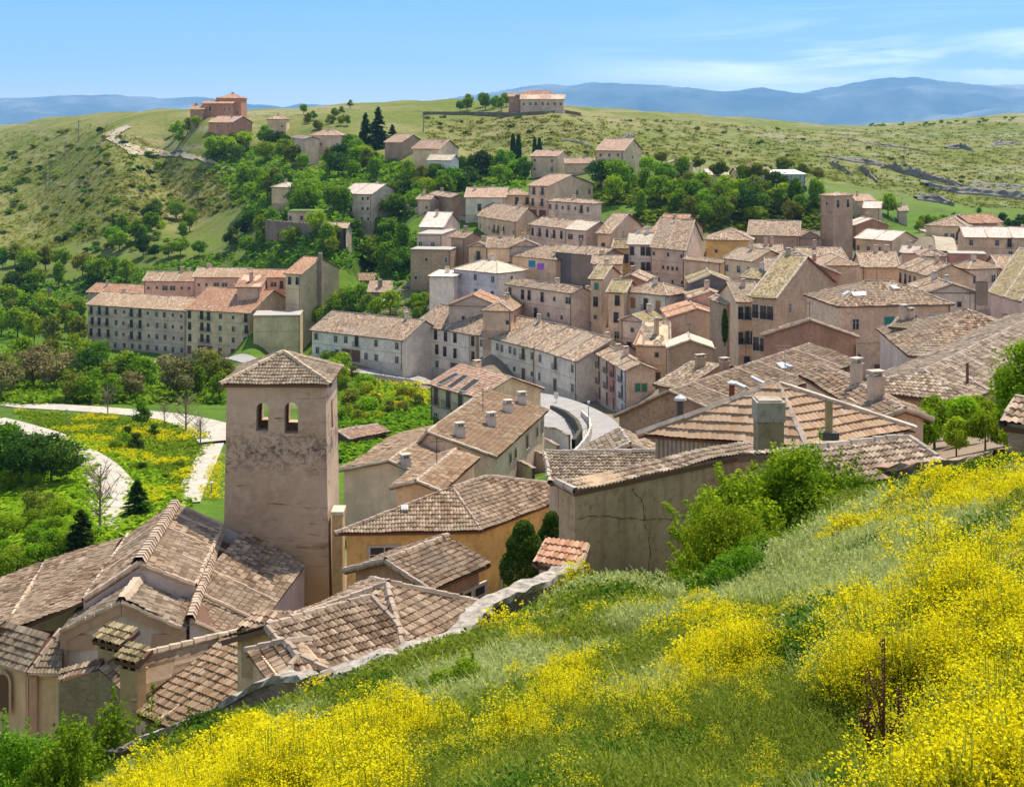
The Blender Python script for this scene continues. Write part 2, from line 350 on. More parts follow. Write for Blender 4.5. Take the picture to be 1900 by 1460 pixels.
def H(label, A, B, Cc, d, h, roof='gx', front='', right='', wall='tan', tile='brown', W=None, ang=None, slope=.41, name='house', cat='house',
      left='', rf=.5, drop=0, vdir=None, Lm=None, chim=None, into=None, oh=.4, lines=True, group=None, lod=None, dirt=.5, stone=0, patches=(), rmat=None, ctl=True, wmat=None, below=5, nochim=False):
    mirror = Cc is not None and not isinstance(Cc, tuple) and Cc < A[0]
    near = A if (mirror or (isinstance(Cc, tuple) and Cc[0] < A[0])) else B
    Mp = W3(near[0], near[1], d); ze = Mp.z
    def onz(p):
        dd = -ze*F/(p[1]-HY); return Vector((dd*(p[0]-CX)/F, dd*K))
    def along(p, dr, px):       # distance along dr from p so that it projects on column px
        c = (px-CX)/(F*K); den = dr.x-c*dr.y
        return (c*p.y-p.x)/den
    M2 = Vector((Mp.x, Mp.y))
    v = None
    if vdir is not None:
        a, b = vdir; z_ = 1.0; da = 1/(a[1]-HY); db = 1/(b[1]-HY)
        v = Vector((db*(b[0]-CX)-da*(a[0]-CX), (db-da)*F*K)).normalized()
        if v.y < 0: v = -v
        u = Vector((v.y, -v.x))
    elif ang is not None: u = Vector((math.cos(R(ang)), math.sin(R(ang))))
    else:
        o_ = onz(B if near is A else A); u = ((o_-M2) if near is A else (M2-o_)).normalized()
    if v is None: v = Vector((-u.y, u.x))
    if near is B:
        L = Lm if Lm else -along(M2, u, A[0])
        pB = M2; pA = M2-u*L
    else:
        L = Lm if Lm else along(M2, u, B[0]); pA = M2; pB = M2+u*L
    if isinstance(Cc, tuple):
        q = onz(Cc); s_ = pB if near is B else pA; Wd = (q-s_).length; v = (q-s_)/Wd
    elif W: Wd = W
    elif Cc is not None: Wd = along(pA if mirror else pB, v, Cc)
    else: Wd = 9
    Wd = max(.9, min(Wd, 45)); L = max(1, min(abs(L), 60))
    if near is B: pA = pB-u*L
    else: pB = pA+u*L
    c = [pA, pB, pB+v*Wd, pA+v*Wd]; ctr = sum(c, Vector((0, 0)))/4; zb = ze-h
    if ctl:
        dd = ctr.y/K; HC.append((CX+F*ctr.x/dd, HY-zb*F/dd, dd))
    FP.append((pA.copy(), (pB-pA), v*Wd, 0))
    root = into
    if root is None: root = thing(name, label, cat, (ctr.x, ctr.y, zb), group)
    rl = root.location; off = Vector((rl.x, rl.y))
    c = [p-off for p in c]; zb_ = zb-rl.z; zt = ze-rl.z
    lod = lod if lod is not None else (0 if d < 60 else (1 if d < 140 else 2))
    uo, vo = u*oh, v*oh
    ov = [c[0]-uo-vo, c[1]+uo-vo, c[2]+uo+vo, c[3]-uo+vo]
    wm = wmat or plaster(WALLC.get(wall, (.5, .4, .3)), dirt, stone=stone)
    w = MB(); rb = MB(); rd = MB()
    T = lambda p, z: (p.x, p.y, z)
    span = Wd if roof in ('gx', 'shed') else L
    sl = slope; lz = lambda a, b, t: a.lerp(b, t)
    mt = [tilemat(tile, lod == 2) if rmat is None else rmat, FRC['b']]
    eo = zt-sl*oh; rise = sl*span/2
    segs = []
    if roof == 'gx':
        zr = zt+rise; r0 = lz(ov[0], ov[3], .5); r1 = lz(ov[1], ov[2], .5)
        sheet(rb, T(ov[0], eo), T(ov[1], eo), T(r1, zr), T(r0, zr), lod); sheet(rb, T(ov[2], eo), T(ov[3], eo), T(r0, zr), T(r1, zr), lod)
        w.prism(c, zb_-below, zt)
        g0 = lz(c[0], c[3], .5); g1 = lz(c[1], c[2], .5); w.tri(T(c[1], zt), T(c[2], zt), T(g1, zr-.12)); w.tri(T(c[3], zt), T(c[0], zt), T(g0, zr-.12))
        segs = [(T(r0, zr), T(r1, zr)), (T(ov[0], eo), T(r0, zr)), (T(ov[1], eo), T(r1, zr))]
        if lines:
            k = max(1, int(L/4.5))
            for i in range(1, k): t = i/k+rng.uniform(-.1, .1)/k; segs.append((T(lz(ov[0], ov[1], t), eo), T(lz(r0, r1, t), zr)))
    elif roof in ('gy', 'gyh'):
        rise = sl*L*(1-rf); zr = zt+rise; zl = zt-drop; r0 = lz(ov[0], ov[1], rf); r1 = lz(ov[3], ov[2], rf)
        el = zl-(zr-zl)/(L*rf)*oh
        if roof == 'gyh': r0 = lz(r0, r1, min(.45, L*.5/Wd)); sheet(rb, T(ov[0], eo), T(ov[1], eo), T(r0, zr), T(r0, zr), lod); segs += [(T(ov[0], eo), T(r0, zr)), (T(ov[1], eo), T(r0, zr))]
        sheet(rb, T(ov[3], el), T(ov[0], el), T(r0, zr), T(r1, zr), lod); sheet(rb, T(ov[1], eo), T(ov[2], eo), T(r1, zr), T(r0, zr), lod)
        w.prism(c, zb_-below, [zl, zt, zt, zl])
        g0 = lz(c[0], c[1], rf); g1 = lz(c[3], c[2], rf)
        if roof == 'gy': w.tri(T(c[0], zl), T(c[1], zt), T(g0, zr-.12))
        w.tri(T(c[2], zt), T(c[3], zl), T(g1, zr-.12))
        segs += [(T(r0, zr), T(r1, zr))]
        if roof == 'gy': segs += [(T(ov[0], el), T(r0, zr)), (T(ov[1], eo), T(r0, zr))]
        if lines:
            k = max(1, int(Wd/4.5))
            for i in range(1, k): t = i/k; segs += [(T(lz(ov[1], ov[2], t), eo), T(lz(r0, r1, t), zr)), (T(lz(ov[0], ov[3], t), el), T(lz(r0, r1, t), zr))]
    elif roof in ('hip', 'pyr'):
        w.prism(c, zb_-below, zt)
        if roof == 'pyr': i_ = .5; m0 = m1 = sum(ov, Vector((0, 0)))/4; zr = zt+sl*min(L, Wd)/2
        elif L >= Wd: t = min(.49, Wd/2/L); m0 = lz(lz(ov[0], ov[3], .5), lz(ov[1], ov[2], .5), t); m1 = lz(lz(ov[0], ov[3], .5), lz(ov[1], ov[2], .5), 1-t); zr = zt+sl*Wd/2
        else: t = min(.49, L/2/Wd); m0 = lz(lz(ov[0], ov[1], .5), lz(ov[3], ov[2], .5), t); m1 = lz(lz(ov[0], ov[1], .5), lz(ov[3], ov[2], .5), 1-t); zr = zt+sl*L/2
        E = [T(p, eo) for p in ov]; a, b = T(m0, zr), T(m1, zr)
        if roof == 'pyr' or L >= Wd:
            sheet(rb, E[0], E[1], b, a, lod); sheet(rb, E[1], E[2], b, b, lod); sheet(rb, E[2], E[3], a, b, lod); sheet(rb, E[3], E[0], a, a, lod)
            segs = [(a, b), (E[0], a), (E[3], a), (E[1], b), (E[2], b)]
            if lines:
                for i in range(1, int(L/5)):
                    t = i/int(L/5); e_ = lz(ov[0], ov[1], t)
                    tt = max(0, min(1, (t*L-(m0-lz(ov[0], ov[3], .5)).length)/max(.1, (m1-m0).length))) if L > Wd else .5
                    if 0 < tt < 1: segs.append((T(e_, eo), T(lz(m0, m1, tt), zr)))
        else:
            sheet(rb, E[0], E[1], a, a, lod); sheet(rb, E[1], E[2], b, a, lod); sheet(rb, E[2], E[3], b, b, lod); sheet(rb, E[3], E[0], a, b, lod)
            segs = [(a, b), (E[0], a), (E[1], a), (E[2], b), (E[3], b)]
    elif roof == 'shed':
        zr = zt+sl*Wd
        sheet(rb, T(ov[0], eo), T(ov[1], eo), T(ov[2], zr+sl*oh), T(ov[3], zr+sl*oh), lod)
        w.prism(c, zb_-below, [zt, zt, zr, zr])
        segs = [(T(ov[0], eo), T(ov[3], zr)), (T(ov[1], eo), T(ov[2], zr))]
    elif roof == 'flat':
        zr = zt; w.prism(c, zb_-below, zt)
        rb.add([T(p, zt+.05) for p in c]+[T(p, zt+.25) for p in [c[0]-uo*.3-vo*.3, c[1]+uo*.3-vo*.3, c[2]+uo*.3+vo*.3, c[3]-uo*.3+vo*.3]], [[4, 5, 6, 7], [0, 1, 5, 4], [1, 2, 6, 5], [3, 0, 4, 7]], 0)
        if rmat is None: mt = [simple('flat_roof', (.42, .38, .33), .9, var=.15), FRC['b']]
    wob = link('wall', w.mesh('wall', [wm]), root)
    ro = link('roof', rb.mesh('roof', mt), root)
    for a, b in segs: ridge(rd, a, b, lod, .13 if lod < 2 else .16)
    if segs:
        cap = {'brown': (.40, .31, .23), 'grey': (.42, .35, .28), 'red': (.50, .33, .22), 'orange': (.48, .32, .22)}.get(tile, (.50, .41, .32))
        link('ridge_tiles', rd.mesh('ridge_tiles', [simple('mortar_'+tile, cap, .9, var=.3, scale=1.2)]), ro)
    facade(root, None, c[0], c[1], zb_, h, front, d); facade(root, None, c[1], c[2], zb_, h, right, d); facade(root, None, c[3], c[0], zb_, h, left, d)
    if front and lod > 0 and d < 345 and L > 4 and wmat is None: trims(root, c[0], c[1], zb_, h, front.count('/')+1, WALLC.get(wall, (.5, .4, .3)))
    for (t0, t1, colr) in patches:      # rendered strips of another colour on the street front
        pb = MB(); q0 = lz(c[0], c[1], t0); q1 = lz(c[0], c[1], t1); nn = Vector((u.y, -u.x))*.025
        pb.prism([q0+nn, q1+nn, q1-nn, q0-nn], zb_-1, zt-.05)
        link('painted_front', pb.mesh('painted_front', [plaster(colr, .4)]), root)
    if roof != 'flat' and not nochim:
        for k in range(chim if chim is not None else rng.choice((0, 1, 1, 2))):
            s, t = rng.uniform(.15, .85), rng.uniform(.35, .65)
            if roof == 'gx': p = lz(lz(c[0], c[1], s), lz(c[3], c[2], s), t); z = zr-abs(t-.5)*2*rise
            elif roof in ('gy', 'gyh'): p = lz(lz(c[0], c[1], t), lz(c[3], c[2], t), s); z = zr-abs(t-.5)*2*rise
            else: p = lz(lz(c[0], c[1], .5), lz(c[3], c[2], .5), .5+(t-.5)*.5); z = zr-.3
            chimney(ro, p.x, p.y, z-.1, rng.uniform(.55, .95), rng.uniform(.8, 1.4), wm)
    if lod > 0 and roof != 'flat' and d < 320 and rng.random() < .55:
        p = lz(c[0], c[2], .5); an = MB(); an.tube([(p.x, p.y, zr-.2), (p.x, p.y, zr+2)], .03, 4); an.box((p.x-.5, p.y-.02, zr+1.7), (p.x+.5, p.y+.02, zr+1.74)); an.box((p.x-.35, p.y-.02, zr+1.9), (p.x+.35, p.y+.02, zr+1.94))
        link('antenna', an.mesh('antenna', [FRC['k']]), root)
    root['_c'] = 0; del root['_c']
    return dict(root=root, roof=ro, c=c, zt=zt, zr=zr, zb=zb_, u=u, v=v, L=L, W=Wd, wm=wm)
# ------------------------------------------------------------------ the town: A, B are the ends of the street-side eave, C the far end of the side wall
# apartment blocks, left
H('long four-storey lilac apartment block at the lower left with rows of balconies', (163,564), (345,576), None, 275, 12.3, 'gx', 'bbbwsbbswwss/bbbwsbbswwss/bbbwsbbswwss/ddwwwwwwwwww', '', 'mauve', 'tan', W=13, name='apartment_block', cat='apartment block')
H('cream apartment block with orange roof right of the long lilac block', (346,573), (462,580), 546, 267, 12.0, 'gx', 't.bb.w.s.b/t.bb.w.w.b/t.bb.w.w.b/d.gg.d.d.d', '', 'cream', 'orange', name='apartment_block', cat='apartment block')
H('low grey-walled wing with a flat orange roof behind the long lilac block', (163,541), (268,546), None, 304, 10, 'gx', '', '', 'grey', 'orange', W=10)
H('upper pink apartment block with six dark windows per floor, left one of two', (267,520), (359,521), None, 298, 13, 'gx', 'ssWWss/ssWWss/......', '', 'rose', 'tan', W=10, ang=-4, name='apartment_block', cat='apartment block')
H('upper pink apartment block, right one of two, beside the stepped terraces', (360,513), (457,514), None, 294, 14, 'gx', 'ssWW.s/ssWW../......', '', 'rose', 'tan', W=10, ang=-4, name='apartment_block', cat='apartment block')
H('pink block of stepped terraces under an orange roof beside the tall blank wall', (455,514), (531,514), None, 282, 13, 'gx', 'b.bWb/.bW.b/.....', '', 'rose', 'orange', W=8, ang=-4)
H('small orange-roofed penthouse box on the pink terraced block', (440,533), (482,532), None, 272, 9, 'shed', '.s.', '', 'rose', 'orange', W=6, ang=-4)
tw = H('tall block with a blank beige party wall and dark vertical flue', (530,507), (558,508), 629, 270, 16.5, 'gx', 'tt/../../..', '', 'cream', 'orange', ang=-28, name='apartment_block', cat='apartment block', nochim=True)
q = tw['c'][1].lerp(tw['c'][2], .46); bb = MB(); bb.prism([Vector(q)+Vector(p) for p in ((-.1,-.8),(.9,-.8),(.9,.8),(-.1,.8))], 2, tw['zr']+1.2); link('flue', bb.mesh('flue', [plaster(WALLC['dark'], .4)]), tw['root'])
H('low row of orange-walled houses right of the tall blank wall', (629,518), (723,520), None, 302, 5.5, 'gx', 'w.w.wW', '', 'sand', 'brown', W=8, ang=-3, patches=((0, 1, (.58, .38, .20)),))
H('little shed with brown roof above the white awning yard', (684,543), (722,541), None, 262, 4, 'shed', 'W.W', '', 'dark', 'brown', W=5, ang=-3)
H('flat white garage behind the white awning yard', (722,547), (782,549), None, 268, 4.5, 'flat', '..w', '', 'bluewhite', 'pale', W=8, ang=-3)
H('blank beige rear wing between the cream apartment block and the tall party wall', (470,584), (557,586), None, 263, 12, 'flat', '....g/...../.....', '', 'cream', 'pale', W=9, ang=4, dirt=.3)
# street row below
H('long white two-storey house with brown garage doors, first of the curving street row', (579,611), (747,630), None, 212, 5.9, 'gx', 'w.wwb.w.w/w.wggww.w', '', 'white', 'brown', slope=.46, W=14)
H('white row house with many tall narrow windows and dark ground-floor doors', (769,601), (887,621), None, 210, 9.3, 'gx', 'ttttt.t/ttttt.t/d.w.g.d', '', 'white', 'brown', slope=.48, W=15, patches=((.86, 1, (.62, .44, .28)),))
H('pale green and white row house in the middle of the curving street row', (889,620), (992,645), None, 196, 6.8, 'gx', 'w.w.ww.ww.b.w/......s.s.d.s', '', 'greenwhite', 'brown', slope=.48, W=15)
H('white row house with an iron balcony over its door, right end of the curving row', (994,645), (1070,669), None, 184, 6.9, 'gx', 'w.b.w/w.d.w', '', 'white', 'brown', slope=.46, W=15)
H('pink and red fronted house with three floors of balconies at the street bend', (1106,653), (1162,686), 1216, 172, 8.2, 'gx', 'bbbb/bbbb/dddw', '.../.vv./..../', 'lilac', 'brown', slope=.40, patches=((.42, .68, (.58, .27, .20)), (.72, 1, (.66, .62, .60))))
H('small low red-roofed hut behind the pink fronted house', (1180,633), (1212,640), None, 184, 6, 'shed', '', '', 'pink', 'orange', W=6, ang=-20)
H('white-lilac house with pointed front gable behind the pink fronted house', (1152,592), (1196,596), 1242, 190, 10.5, 'gy', '.s./.b.s/...', '..d', 'lilac', 'moss', slope=.42)
H('wide plain pink gabled house with two chimneys above the stone shed', (1241,590), (1347,588), None, 182, 12, 'gy', '', '', 'pink', 'orange', W=12, ang=0, slope=.30)
H('small stone shed with cream gable roof and blue garage window', (1241,643), (1322,645), None, 160, 7, 'gy', '', '', 'stone', 'cream', W=7, ang=-4, slope=.36, stone=.5)
H('small white lean-to wing below the white-lilac gabled house', (1196,640), (1240,640), None, 176, 7, 'shed', '.s./.d.', '', 'sand', 'grey', W=7, ang=-6)
# middle
H('tan wing with a little roof beside the tall narrow house', (1076,560), (1100,561), None, 209, 6, 'shed', 'b', '', 'sand', 'brown', W=5, ang=-8)
H('pale pink long house with hipped roof and uneven windows in the town centre', (941,526), (1061,543), (1097,540), 205, 7, 'gx', 't.tt.t.s.W/..s.t.s.s.', '', 'lilac', 'brown')
H('tall narrow house with green shutters and dark side wall', (1096,514), (1116,517), 1150, 205, 9.3, 'gx', 'v/t/s', '', 'sand', 'moss', ang=-25)
H('lilac house with orange verge tucked under the big white corner house', (833,565), (925,567), None, 216, 5.5, 'gy', '.s.ss', '', 'mauve', 'orange', W=9, ang=-8)
H('low tan house with a small hipped roof in front of the long pink house', (896,575), (948,576), 980, 205, 5, 'hip', '...s', 'tt', 'pink', 'tan', ang=-12)
H('big white corner house with three rows of windows and roof dormers', (842,498), (923,506), 976, 235, 10, 'hip', 'w.w.w/w.w.w/.....', '.s./.../...', 'white', 'cream', patches=((0, 1, (.66, .62, .66)),))
H('plain white annex left of the big white corner house', (797,509), (842,513), None, 238, 10, 'shed', '', '', 'white', 'pale', W=9, ang=-14, slope=.05)
H('stone-grey stepped house with roof terrace at the left edge of the old town', (774,434), (820,436), 846, 258, 10, 'flat', 'w.w./.ss.', '', 'grey', 'pale', stone=.3, ang=-10)
H('house with pale pink roof and two chimneys above the stone-grey terrace house', (780,419), (821,421), 853, 268, 12, 'gx', 'wbw/...', '', 'lilac', 'pale', ang=-14)
H('dark ruined stone base with empty openings below the terrace house', (762,462), (836,465), None, 251, 9, 'flat', '.s.a/s..s', '', 'stone', 'pale', W=8, ang=-10, stone=.8)
H('narrow brown-roofed house with dark stone side beside the terrace house', (837,439), (861,441), 891, 256, 11, 'gx', 'a./..', '', 'stone', 'tan', ang=-42, stone=.6)
H('tan house with front gable and small balcony left of the old centre', (870,454), (905,457), None, 250, 9, 'gy', '.b./...', '', 'sand', 'brown', W=8, ang=-14)
H('tan house with five little windows under a wide brown roof', (905,457), (948,459), None, 246, 8, 'gx', 'tsss.ss', '', 'sand', 'brown', W=11, ang=-3)
H('small house with lilac gable and pale roof edge right of the five-window house', (948,460), (1003,456), None, 247, 7, 'gy', '.s.', '', 'mauve', 'tan', W=9, ang=8)
H('tan house with long dark balcony below the yellow houses', (887,400), (957,411), (1000,404), 275, 6, 'gx', 'w.sbbb.s', '.sW', 'sand', 'brown')
H('pink house with row of tall windows and wooden roof terrace', (983,416), (1049,423), None, 264, 7.5, 'gx', 'tbtbt/..s..', '', 'lilac', 'brown', W=9)
H('pink four-window house with dark grey side wall under a chimney stack', (1049,424), (1087,427), 1135, 259, 8, 'gx', 'WW/ss', '', 'lilac', 'cream', wmat=None)
H('beige house with big blank gable and one iron balcony', (1109,432), (1131,433), 1196, 255, 7, 'gx', 'b', '', 'sand', 'brown', ang=-30, slope=.42)
H('yellow house wedged beside the tall white four-window house', (1138,457), (1167,460), None, 246, 10, 'gx', 's.b/..b', '', 'yellow', 'moss', W=8, ang=-12)
H('tall white house with tall narrow windows in two rows and pale roof', (1167,450), (1208,453), None, 240, 10.5, 'gx', 't.tt/t.tt/s.ss', '', 'white', 'cream', W=10, ang=-10)
H('plain pink house with row of tiny windows beside the tall white house', (1209,458), (1270,464), (1303,445), 232, 9, 'gx', 's..s..s/..ssss./.s..s.s', '', 'pink', 'brown')
H('orange-roofed house with grey gable above the plain pink house', (1209,429), (1254,432), 1304, 258, 6, 'gx', '', '', 'sand', 'orange', ang=-28)
H('small lilac house with cluttered roof behind the tall white house', (1177,431), (1210,432), None, 262, 5, 'hip', '', '', 'mauve', 'brown', W=8, ang=-8)
H('long low house with stained old warehouse wall in the town centre', (1031,466), (1116,474), 1154, 232, 8, 'gx', '.......', '.s.', 'dark', 'brown', patches=((.0, .35, (.20, .16, .16)),))
H('tan house with washing outside left of the stained warehouse', (949,473), (1031,481), None, 238, 7.5, 'hip', '.s.d..', '', 'sand', 'brown', W=12)
H('brown gabled house with a roof hatch below the parish church', (1271,480), (1337,487), 1352, 224, 6.5, 'gx', '.s.s.', '', 'sand', 'tan', slope=.42)
H('cream house with three tall windows below the parish church', (1344,478), (1396,484), None, 214, 8.5, 'gx', 'w.w.w/.w...', '', 'cream', 'brown', W=10)
H('low white house with a mossy roof beside the cream three-window house', (1377,513), (1425,518), None, 200, 6, 'gx', '.s.s', '', 'white', 'moss', W=7)
H('slate-dark gable house squeezed between pink and white houses', (1281,521), (1358,524), None, 196, 8, 'gy', '', '', 'slate', 'moss', W=10, ang=-3, slope=.40)
H('plain rose gable house directly below the slate-dark gable', (1281,553), (1357,552), None, 190, 10, 'gy', '', '', 'rose', 'tan', W=9, ang=0, slope=.32)
H('white hipped house with orange wooden balcony doors', (1158,539), (1238,547), 1281, 196, 9, 'hip', '.o.b.o./.......', '.o.', 'white', 'tan')
H('narrow tan house with stacked blue windows left of the white hipped house', (1129,539), (1158,542), None, 198, 10, 'gx', 't/t/w', '', 'sand', 'moss', W=9, ang=-20)
H('red-gabled little house behind the white hipped house', (1146,523), (1196,521), None, 209, 7, 'gy', '', '', 'redbrown', 'brown', W=10, ang=-15)
H('small brown roofed house left of the slate-dark gable', (1100,487), (1150,489), None, 222, 6, 'gx', '', '', 'sand', 'brown', W=7, ang=-10)
# narrow street, right of centre
H('stained stone house with climbing plants on the narrow stepped street', (1348,566), (1370,563), None, 172, 13, 'gy', 's/a/s/a', '', 'stone', 'grey', W=9, ang=10, stone=.8)
H('white-edged house with hanging balconies on the narrow stepped street', (1370,562), (1413,558), None, 168, 12, 'gx', 'tbt./tbb./.t.d', '', 'sand', 'brown', W=12, ang=6)
H('long mossy-roofed house with dark grey flank running uphill', (1396,543), (1437,551), 1547, 150, 9.5, 'gx', 'ttt/ttt', '.w..../...d..', 'stone', 'moss', ang=-33, dirt=.8)
H('tangle of brown roofs above the long mossy-roofed house', (1424,497), (1475,503), None, 196, 7, 'gx', '.s.s', '', 'sand', 'brown', W=10, ang=-8)
H('brown house with little pointed dormer roof below the church nave', (1440,478), (1510,482), None, 212, 7, 'hip', '', '', 'sand', 'brown', W=11, ang=-6)
H('brown gabled house with reddish gable above the mossy roof', (1475,503), (1556,507), None, 190, 7, 'gy', '', '', 'redbrown', 'brown', W=10, ang=-4)
H('brown house with pale hip tiles left of the right-hand row', (1528,490), (1590,491), None, 196, 7, 'hip', '', '', 'sand', 'tan', W=12, ang=-3)
H('brown roofed house just below the church facade', (1395,468), (1450,472), None, 226, 6, 'gx', '..', '', 'sand', 'brown', W=9, ang=-8)
H('low house with square roof wedged below the church tower', (1490,478), (1570,480), None, 222, 6, 'gx', '..', '', 'stone', 'brown', W=10, ang=5)
h20 = H('big hipped house with teal shutters and roof windows', (1556,566), (1764,562), 1497, 132, 10, 'hip', '.w..T.T.T./d..dd...d.', '', 'pink', 'brown', left='.s.', slope=.40, dirt=.7)
h21 = H('brown house with wide blank gable and two round holes', (1418,620), (1588,623), 1627, 118, 8.5, 'gy', '', 'bb/..', 'brown', 'brown', slope=.34, dirt=.6)
h22 = H('long old roof with pale ridge, skylights and leaning aerial, right of the road', (1149,757), (1344,765), 1587, 91.2, 7, 'gy', '', '', 'brown', 'brown', vdir=((1247,720), (1498,636)), rf=.5, drop=1.4, slope=.26, dirt=.8, chim=1)
H('low brown-roofed wing on the left side of the long old roof', (1222,726), (1262,718), 1390, 104, 6, 'gx', '', '', 'stone', 'grey', ang=-40, stone=.4, slope=.2)
h23 = H('narrow lilac stone house at the end of the teal-shutter street', (1659,602), (1685,608), 1714, 106, 6.5, 'gx', '', '', 'lilac', 'brown', stone=.4, slope=.2, ang=-32)
h24 = H('very wide hipped brown roof at the right edge under a tall dark chimney', (1690,648), (1990,660), None, 97, 7, 'hip', 's.........', '', 'lilac', 'brown', W=17, slope=.40, ang=-5, chim=0)
h25 = H('large brown roof with long pale ridge at the right, near the leafy slope', (1584,727), (1792,742), (2030,600), 67, 6, 'gyh', '', '', 'stone', 'grey', ang=-30, slope=.30, rf=.5, stone=.4, chim=0)
H('small grey-green gabled house behind the red flat-tiled roof', (1634,771), (1713,770), None, 52, 4.5, 'gy', '', '', 'grey', 'brown', W=12, ang=6, slope=.36)
# right side
H('tan row house with small windows at the right, left of the white striped front', (1600,491), (1667,495), None, 203, 7, 'gx', 's.s.ts', '', 'sand', 'brown', W=12, ang=-6)
H('house with white and yellow front and huge plain gable', (1667,495), (1721,510), 1805, 188, 8, 'gx', 'tttt.t/......', '.ss..', 'sand', 'brown', slope=.44)
H('pale grey gable house with twin square windows at the right', (1722,541), (1812,541), None, 165, 8, 'gy', '.ss./..W.', '', 'white', 'brown', W=11, ang=0, slope=.32)
H('lilac hipped house with four dark windows at the right', (1797,498), (1853,496), 1762, 200, 9, 'hip', 'w.w/..w', '', 'lilac', 'tan')
H('tan orange-roofed house with little square windows at the right edge', (1856,497), (1965,498), None, 202, 9, 'gx', 's..s.s/s..s.s', '', 'sand', 'tan', W=10, ang=-3)
H('mossy-roofed house cut by the right edge of the view', (1838,541), (1893,557), (2000,525), 150, 7, 'gx', '', '', 'mauve', 'moss')
H('cream villa with pale pink roof at the far right', (1791,433), (1960,441), None, 243, 5.5, 'gx', 'w.wb.b./...w.w.', '', 'sand', 'pale', W=10, ang=-8)
H('house with wide brown-pink roof behind the cream villa', (1718,417), (1794,420), 1830, 270, 5.5, 'hip', '...wwtw', '', 'cream', 'brown')
H('red-walled gable house behind the cream villa', (1800,414), (1858,412), None, 276, 6, 'gx', '', '', 'redbrown', 'orange', W=9, ang=20)
H('red-brown gable house right of the church tower', (1588,420), (1648,417), None, 281, 9, 'gy', '', '', 'redbrown', 'pale', W=9, ang=4, slope=.36)
H('cream cottage with very pale roof and red-brown side right of the church tower', (1588,441), (1655,446), 1701, 262, 5.5, 'gx', 'w.w.w.d', '', 'cream', 'pale', slope=.36, patches=())
H('tiny house with pale pink roof above the right-hand row', (1673,467), (1701,469), None, 245, 5, 'gx', '.s', '', 'pink', 'pale', W=7, ang=-25)
H('small cluttered brown house above the right-hand row', (1706,474), (1756,474), None, 236, 6, 'hip', '', '', 'pink', 'brown', W=9, ang=-10)
H('low wine-red walled house below the curved lane', (1762,463), (1830,473), None, 232, 6, 'flat', '', '', 'redbrown', 'tan', W=6, ang=-12)
# upper town
H('little tan house at the left end of the upper lane', (774,368), (797,370), None, 303, 5, 'gx', '.s', '', 'pink', 'brown', W=6, ang=-20)
H('brown house with blank lilac wall on the upper lane', (797,360), (838,366), 865, 300, 6.5, 'gx', '..../..sd', '', 'brown', 'brown', slope=.40)
H('long cream-green house under orange and pink roofs on the upper lane', (864,361), (936,366), None, 296, 6, 'gx', '..t.ttt', '', 'greenwhite', 'salmon', W=12, ang=-6)
H('yellow-cream house with tall dark windows on the upper lane', (936,363), (983,361), None, 298, 7.5, 'hip', '..b.b/.w..w', '', 'cream', 'tan', W=10, ang=4)
H('long pink-roofed building climbing the slope with stacked balconies at its end', (981,344), (1016,345), 1100, 290, 9.5, 'gx', 'bb/bb/gg', '....w.w/..w....', 'pink', 'salmon', ang=-42, slope=.28)
H('white-striped house with low hipped roof below the long pink-roofed building', (1016,372), (1097,377), 1116, 278, 7, 'hip', 'wwswsbw/..s.w.s', '', 'lilac', 'brown')
H('brown two-storey house beside the dark cypresses', (985,291), (1032,290), 1056, 345, 6, 'gx', 's.s/s.w', '', 'pink', 'salmon', ang=-24, slope=.3)
H('low pink house between the cypress house and the terraced villa', (1050,303), (1102,303), None, 340, 4, 'gx', '..s', '', 'pink', 'salmon', W=8, ang=0)
H('pinkish tan villa with roof terrace above the leafy slope', (1107,280), (1156,279), 1191, 312, 9, 'gx', 'sss/w.s/...', '.s./s..', 'sand', 'salmon', ang=-26, slope=.42)
H('grey gabled house half hidden by trees right of the tan villa', (1240,303), (1286,303), None, 340, 5, 'gy', '', '', 'lilac', 'grey', W=8, ang=0)
H('bright white-blue shed on the green slope', (794,296), (836,297), 851, 335, 6.5, 'gx', '', '', 'bluewhite', 'cream', ang=-20, slope=.5, nochim=True)
H('orange-walled bungalow with terracotta roof above the white-blue shed', (766,274), (814,276), 850, 340, 5, 'gx', '', '.ss', 'sand', 'salmon', ang=-26)
H('dark-walled bungalow behind the tall conifers', (714,263), (744,264), 786, 362, 4.5, 'gx', '..', '', 'brown', 'salmon', ang=-34)
H('salmon-roofed villa on the wooded hillside, left one of a pair', (530,253), (565,258), 592, 380, 6, 'gx', '.w.', '', 'pink', 'salmon', slope=.3)
H('pink-roofed villa on the wooded hillside, right one of a pair', (575,248), (633,251), None, 392, 7, 'hip', '.s.s', '', 'lilac', 'salmon', W=10, ang=-8)
H('small orange house below the left hilltop', (496,221), (531,221), None, 450, 6.5, 'hip', '.s', '', 'sand', 'tan', W=9, ang=0)
h_n = H('red-brown hilltop mansion with stacked roofs on the left summit', (376,192), (430,192), None, 455, 9.5, 'gx', '.t..sw/......', '', 'redbrown', 'orange', W=10, ang=-6, slope=.24, name='mansion', cat='mansion')
H('', (353,203), (377,203), None, 454, 8, 'gx', '.', '', 'brown', 'orange', W=8, ang=-6, into=h_n['root'], ctl=False)
H('', (405,183), (447,182), None, 458, 13, 'hip', '.ww', '', 'redbrown', 'orange', W=9, ang=-6, into=h_n['root'], ctl=False)
H('rambling pink stone house just below the left summit', (387,224), (430,227), 468, 438, 7, 'gx', '.s.s/.w..', '.w.', 'redbrown', 'salmon', ang=-24, slope=.34)
